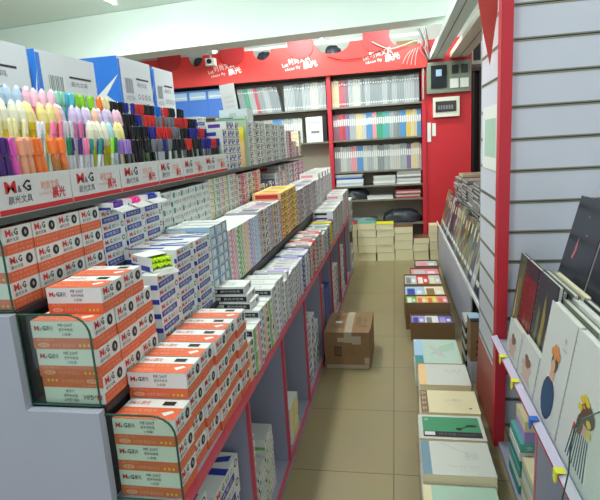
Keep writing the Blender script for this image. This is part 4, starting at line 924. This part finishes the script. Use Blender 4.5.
def art_bk1(mb, F): mb.poly(F, [(.3,.30),(.36,.42),(.33,.40),(.38,.55),(.42,.4),(.36,.28)], mat('pink_mark', (200, 110, 120), .4)); mb.ell(F, .6, .6, .015, .01, LIL); mb.ell(F, .5, .8, .012, .01, LIL)
def art_bk2(mb, F): mb.poly(F, [(.25,.3),(.32,.42),(.30,.5),(.36,.42),(.34,.3)], GRN); mb.ell(F, .5, .65, .02, .012, mat('violet_print', (110, 100, 190), .5))
MB().box(.71, 1.25, 1.4, 2.52, .5905, .93, LAV).obj('back_step', ct)
notebook(2.12, .32, .37, DNB, art_bk1, 'tall black notebook with a small pink mark at the back of the counter', x=.712, z=.931, lean=.24, spine=False, grp='black notebooks')
notebook(1.76, .34, .37, DNB, art_bk2, 'tall black notebook with a lime mark, nearer the camera', x=.712, z=.931, lean=.24, spine=False, grp='black notebooks')
pg = [(.385, .60), (.387, .70), (.398, .775), (.400, .85), (.407, .895), (.42, .916), (.46, .938), (.52, .945), (.75, .945), (.75, .60)]
gd = MB().extr(pg, 'y', 1.21, 1.214, GLASS).obj('acrylic_guard', ct)
MB().path([(a, 1.208, b_) for a, b_ in pg], .002, GEDGE, 5).obj('acrylic_edge', gd)
# goods under the near counter
for k in range(6):
    mb = MB(); mb.box(0, .2, 0, .2, 0, .04, [TEA, WHITE, TQ][k % 3]); F = frame((0,0,0),(.2,0,0),(0,0,.04)); mb.text(F, '文具盒', .1, .25, .6, .75, WHITE if k % 3 != 1 else RED)
    tag(mb.obj('pen_box', None, (.50+.003*(k % 2), 2.12, .0295+k*.0408)), f'teal and white box under the near counter beside the post, {ordn(k)} up', 'box', 'boxes under the near counter')
mb = MB(); mb.box(0, .13, 0, .16, 0, .05, LIL); mb.box(0, .13, 0, .16, .051, .1, CRM); tag(mb.obj('small_carton', None, (.52, 2.13, .0295+6*.0408)), 'small cream and lilac carton topmost under the near counter', 'carton')
for k in range(7):
    tag(MB().box(0, .3, 0, .22, 0, .028, [CRM, WHITE, MINT][k % 3]).obj('book', None, (.505, 1.875, .0295+k*.0286)), f'pale book in the pile under the near counter, {ordn(k)} up', 'book', 'books under the near counter')
for k in range(6):
    tag(MB().box(0, .3, 0, .3, 0, .03, [mat('lime_cover', (200, 206, 130), .5), WHITE, LGR][k % 3]).obj('book', None, (.505, 1.4, .0295+k*.0306)), f'pale lime book in the pile under the nearest lip, {ordn(k)} up', 'book', 'lime books under the near counter')
mb = MB(); mb.path([(.455, 1.15+.12*math.cos(a*.2), .75+.12*math.sin(a*.2)) for a in range(4, 17)], .003, GEDGE) if False else None

# the farthest and smallest of the countable cartons beyond three hundred: one mass
FAR.sort(key=lambda o: (o.location-Vector((0, 0, 1.6))).length)
mb = MB()
for o in FAR[300:]:
    M_ = Matrix.Translation(o.location) @ Matrix.Rotation(o.rotation_euler[2], 4, 'Z'); mb.M = M_
    me = o.data; vs = [v.co for v in me.vertices]; base = len(mb.v)
    for v in vs: mb.v.append(M_ @ v)
    for p in me.polygons: mb.f.append([base+k for k in p.vertices]); mb.m.append(mb.mi(me.materials[p.material_index])); mb.sm.append(False)
    USED.get(o['label'], []).remove(o.name) if o.name in USED.get(o['label'], []) else None
    bpy.data.objects.remove(o)
o = mb.obj('stationery_box'); o['kind'] = 'stuff'; tag(o, 'mass of small distant stationery boxes filling the far tiers of the display unit', 'box')
for o in bpy.data.objects:
    if 'label' in o and len(o['label'].split()) > 16: print('LONG', o['label'])
for l, os_ in USED.items():
    if len(os_) > 1: print('DUPLABEL', l, len(os_))
print('things', sum(len(v) for v in USED.values()), 'objs', len(bpy.data.objects))
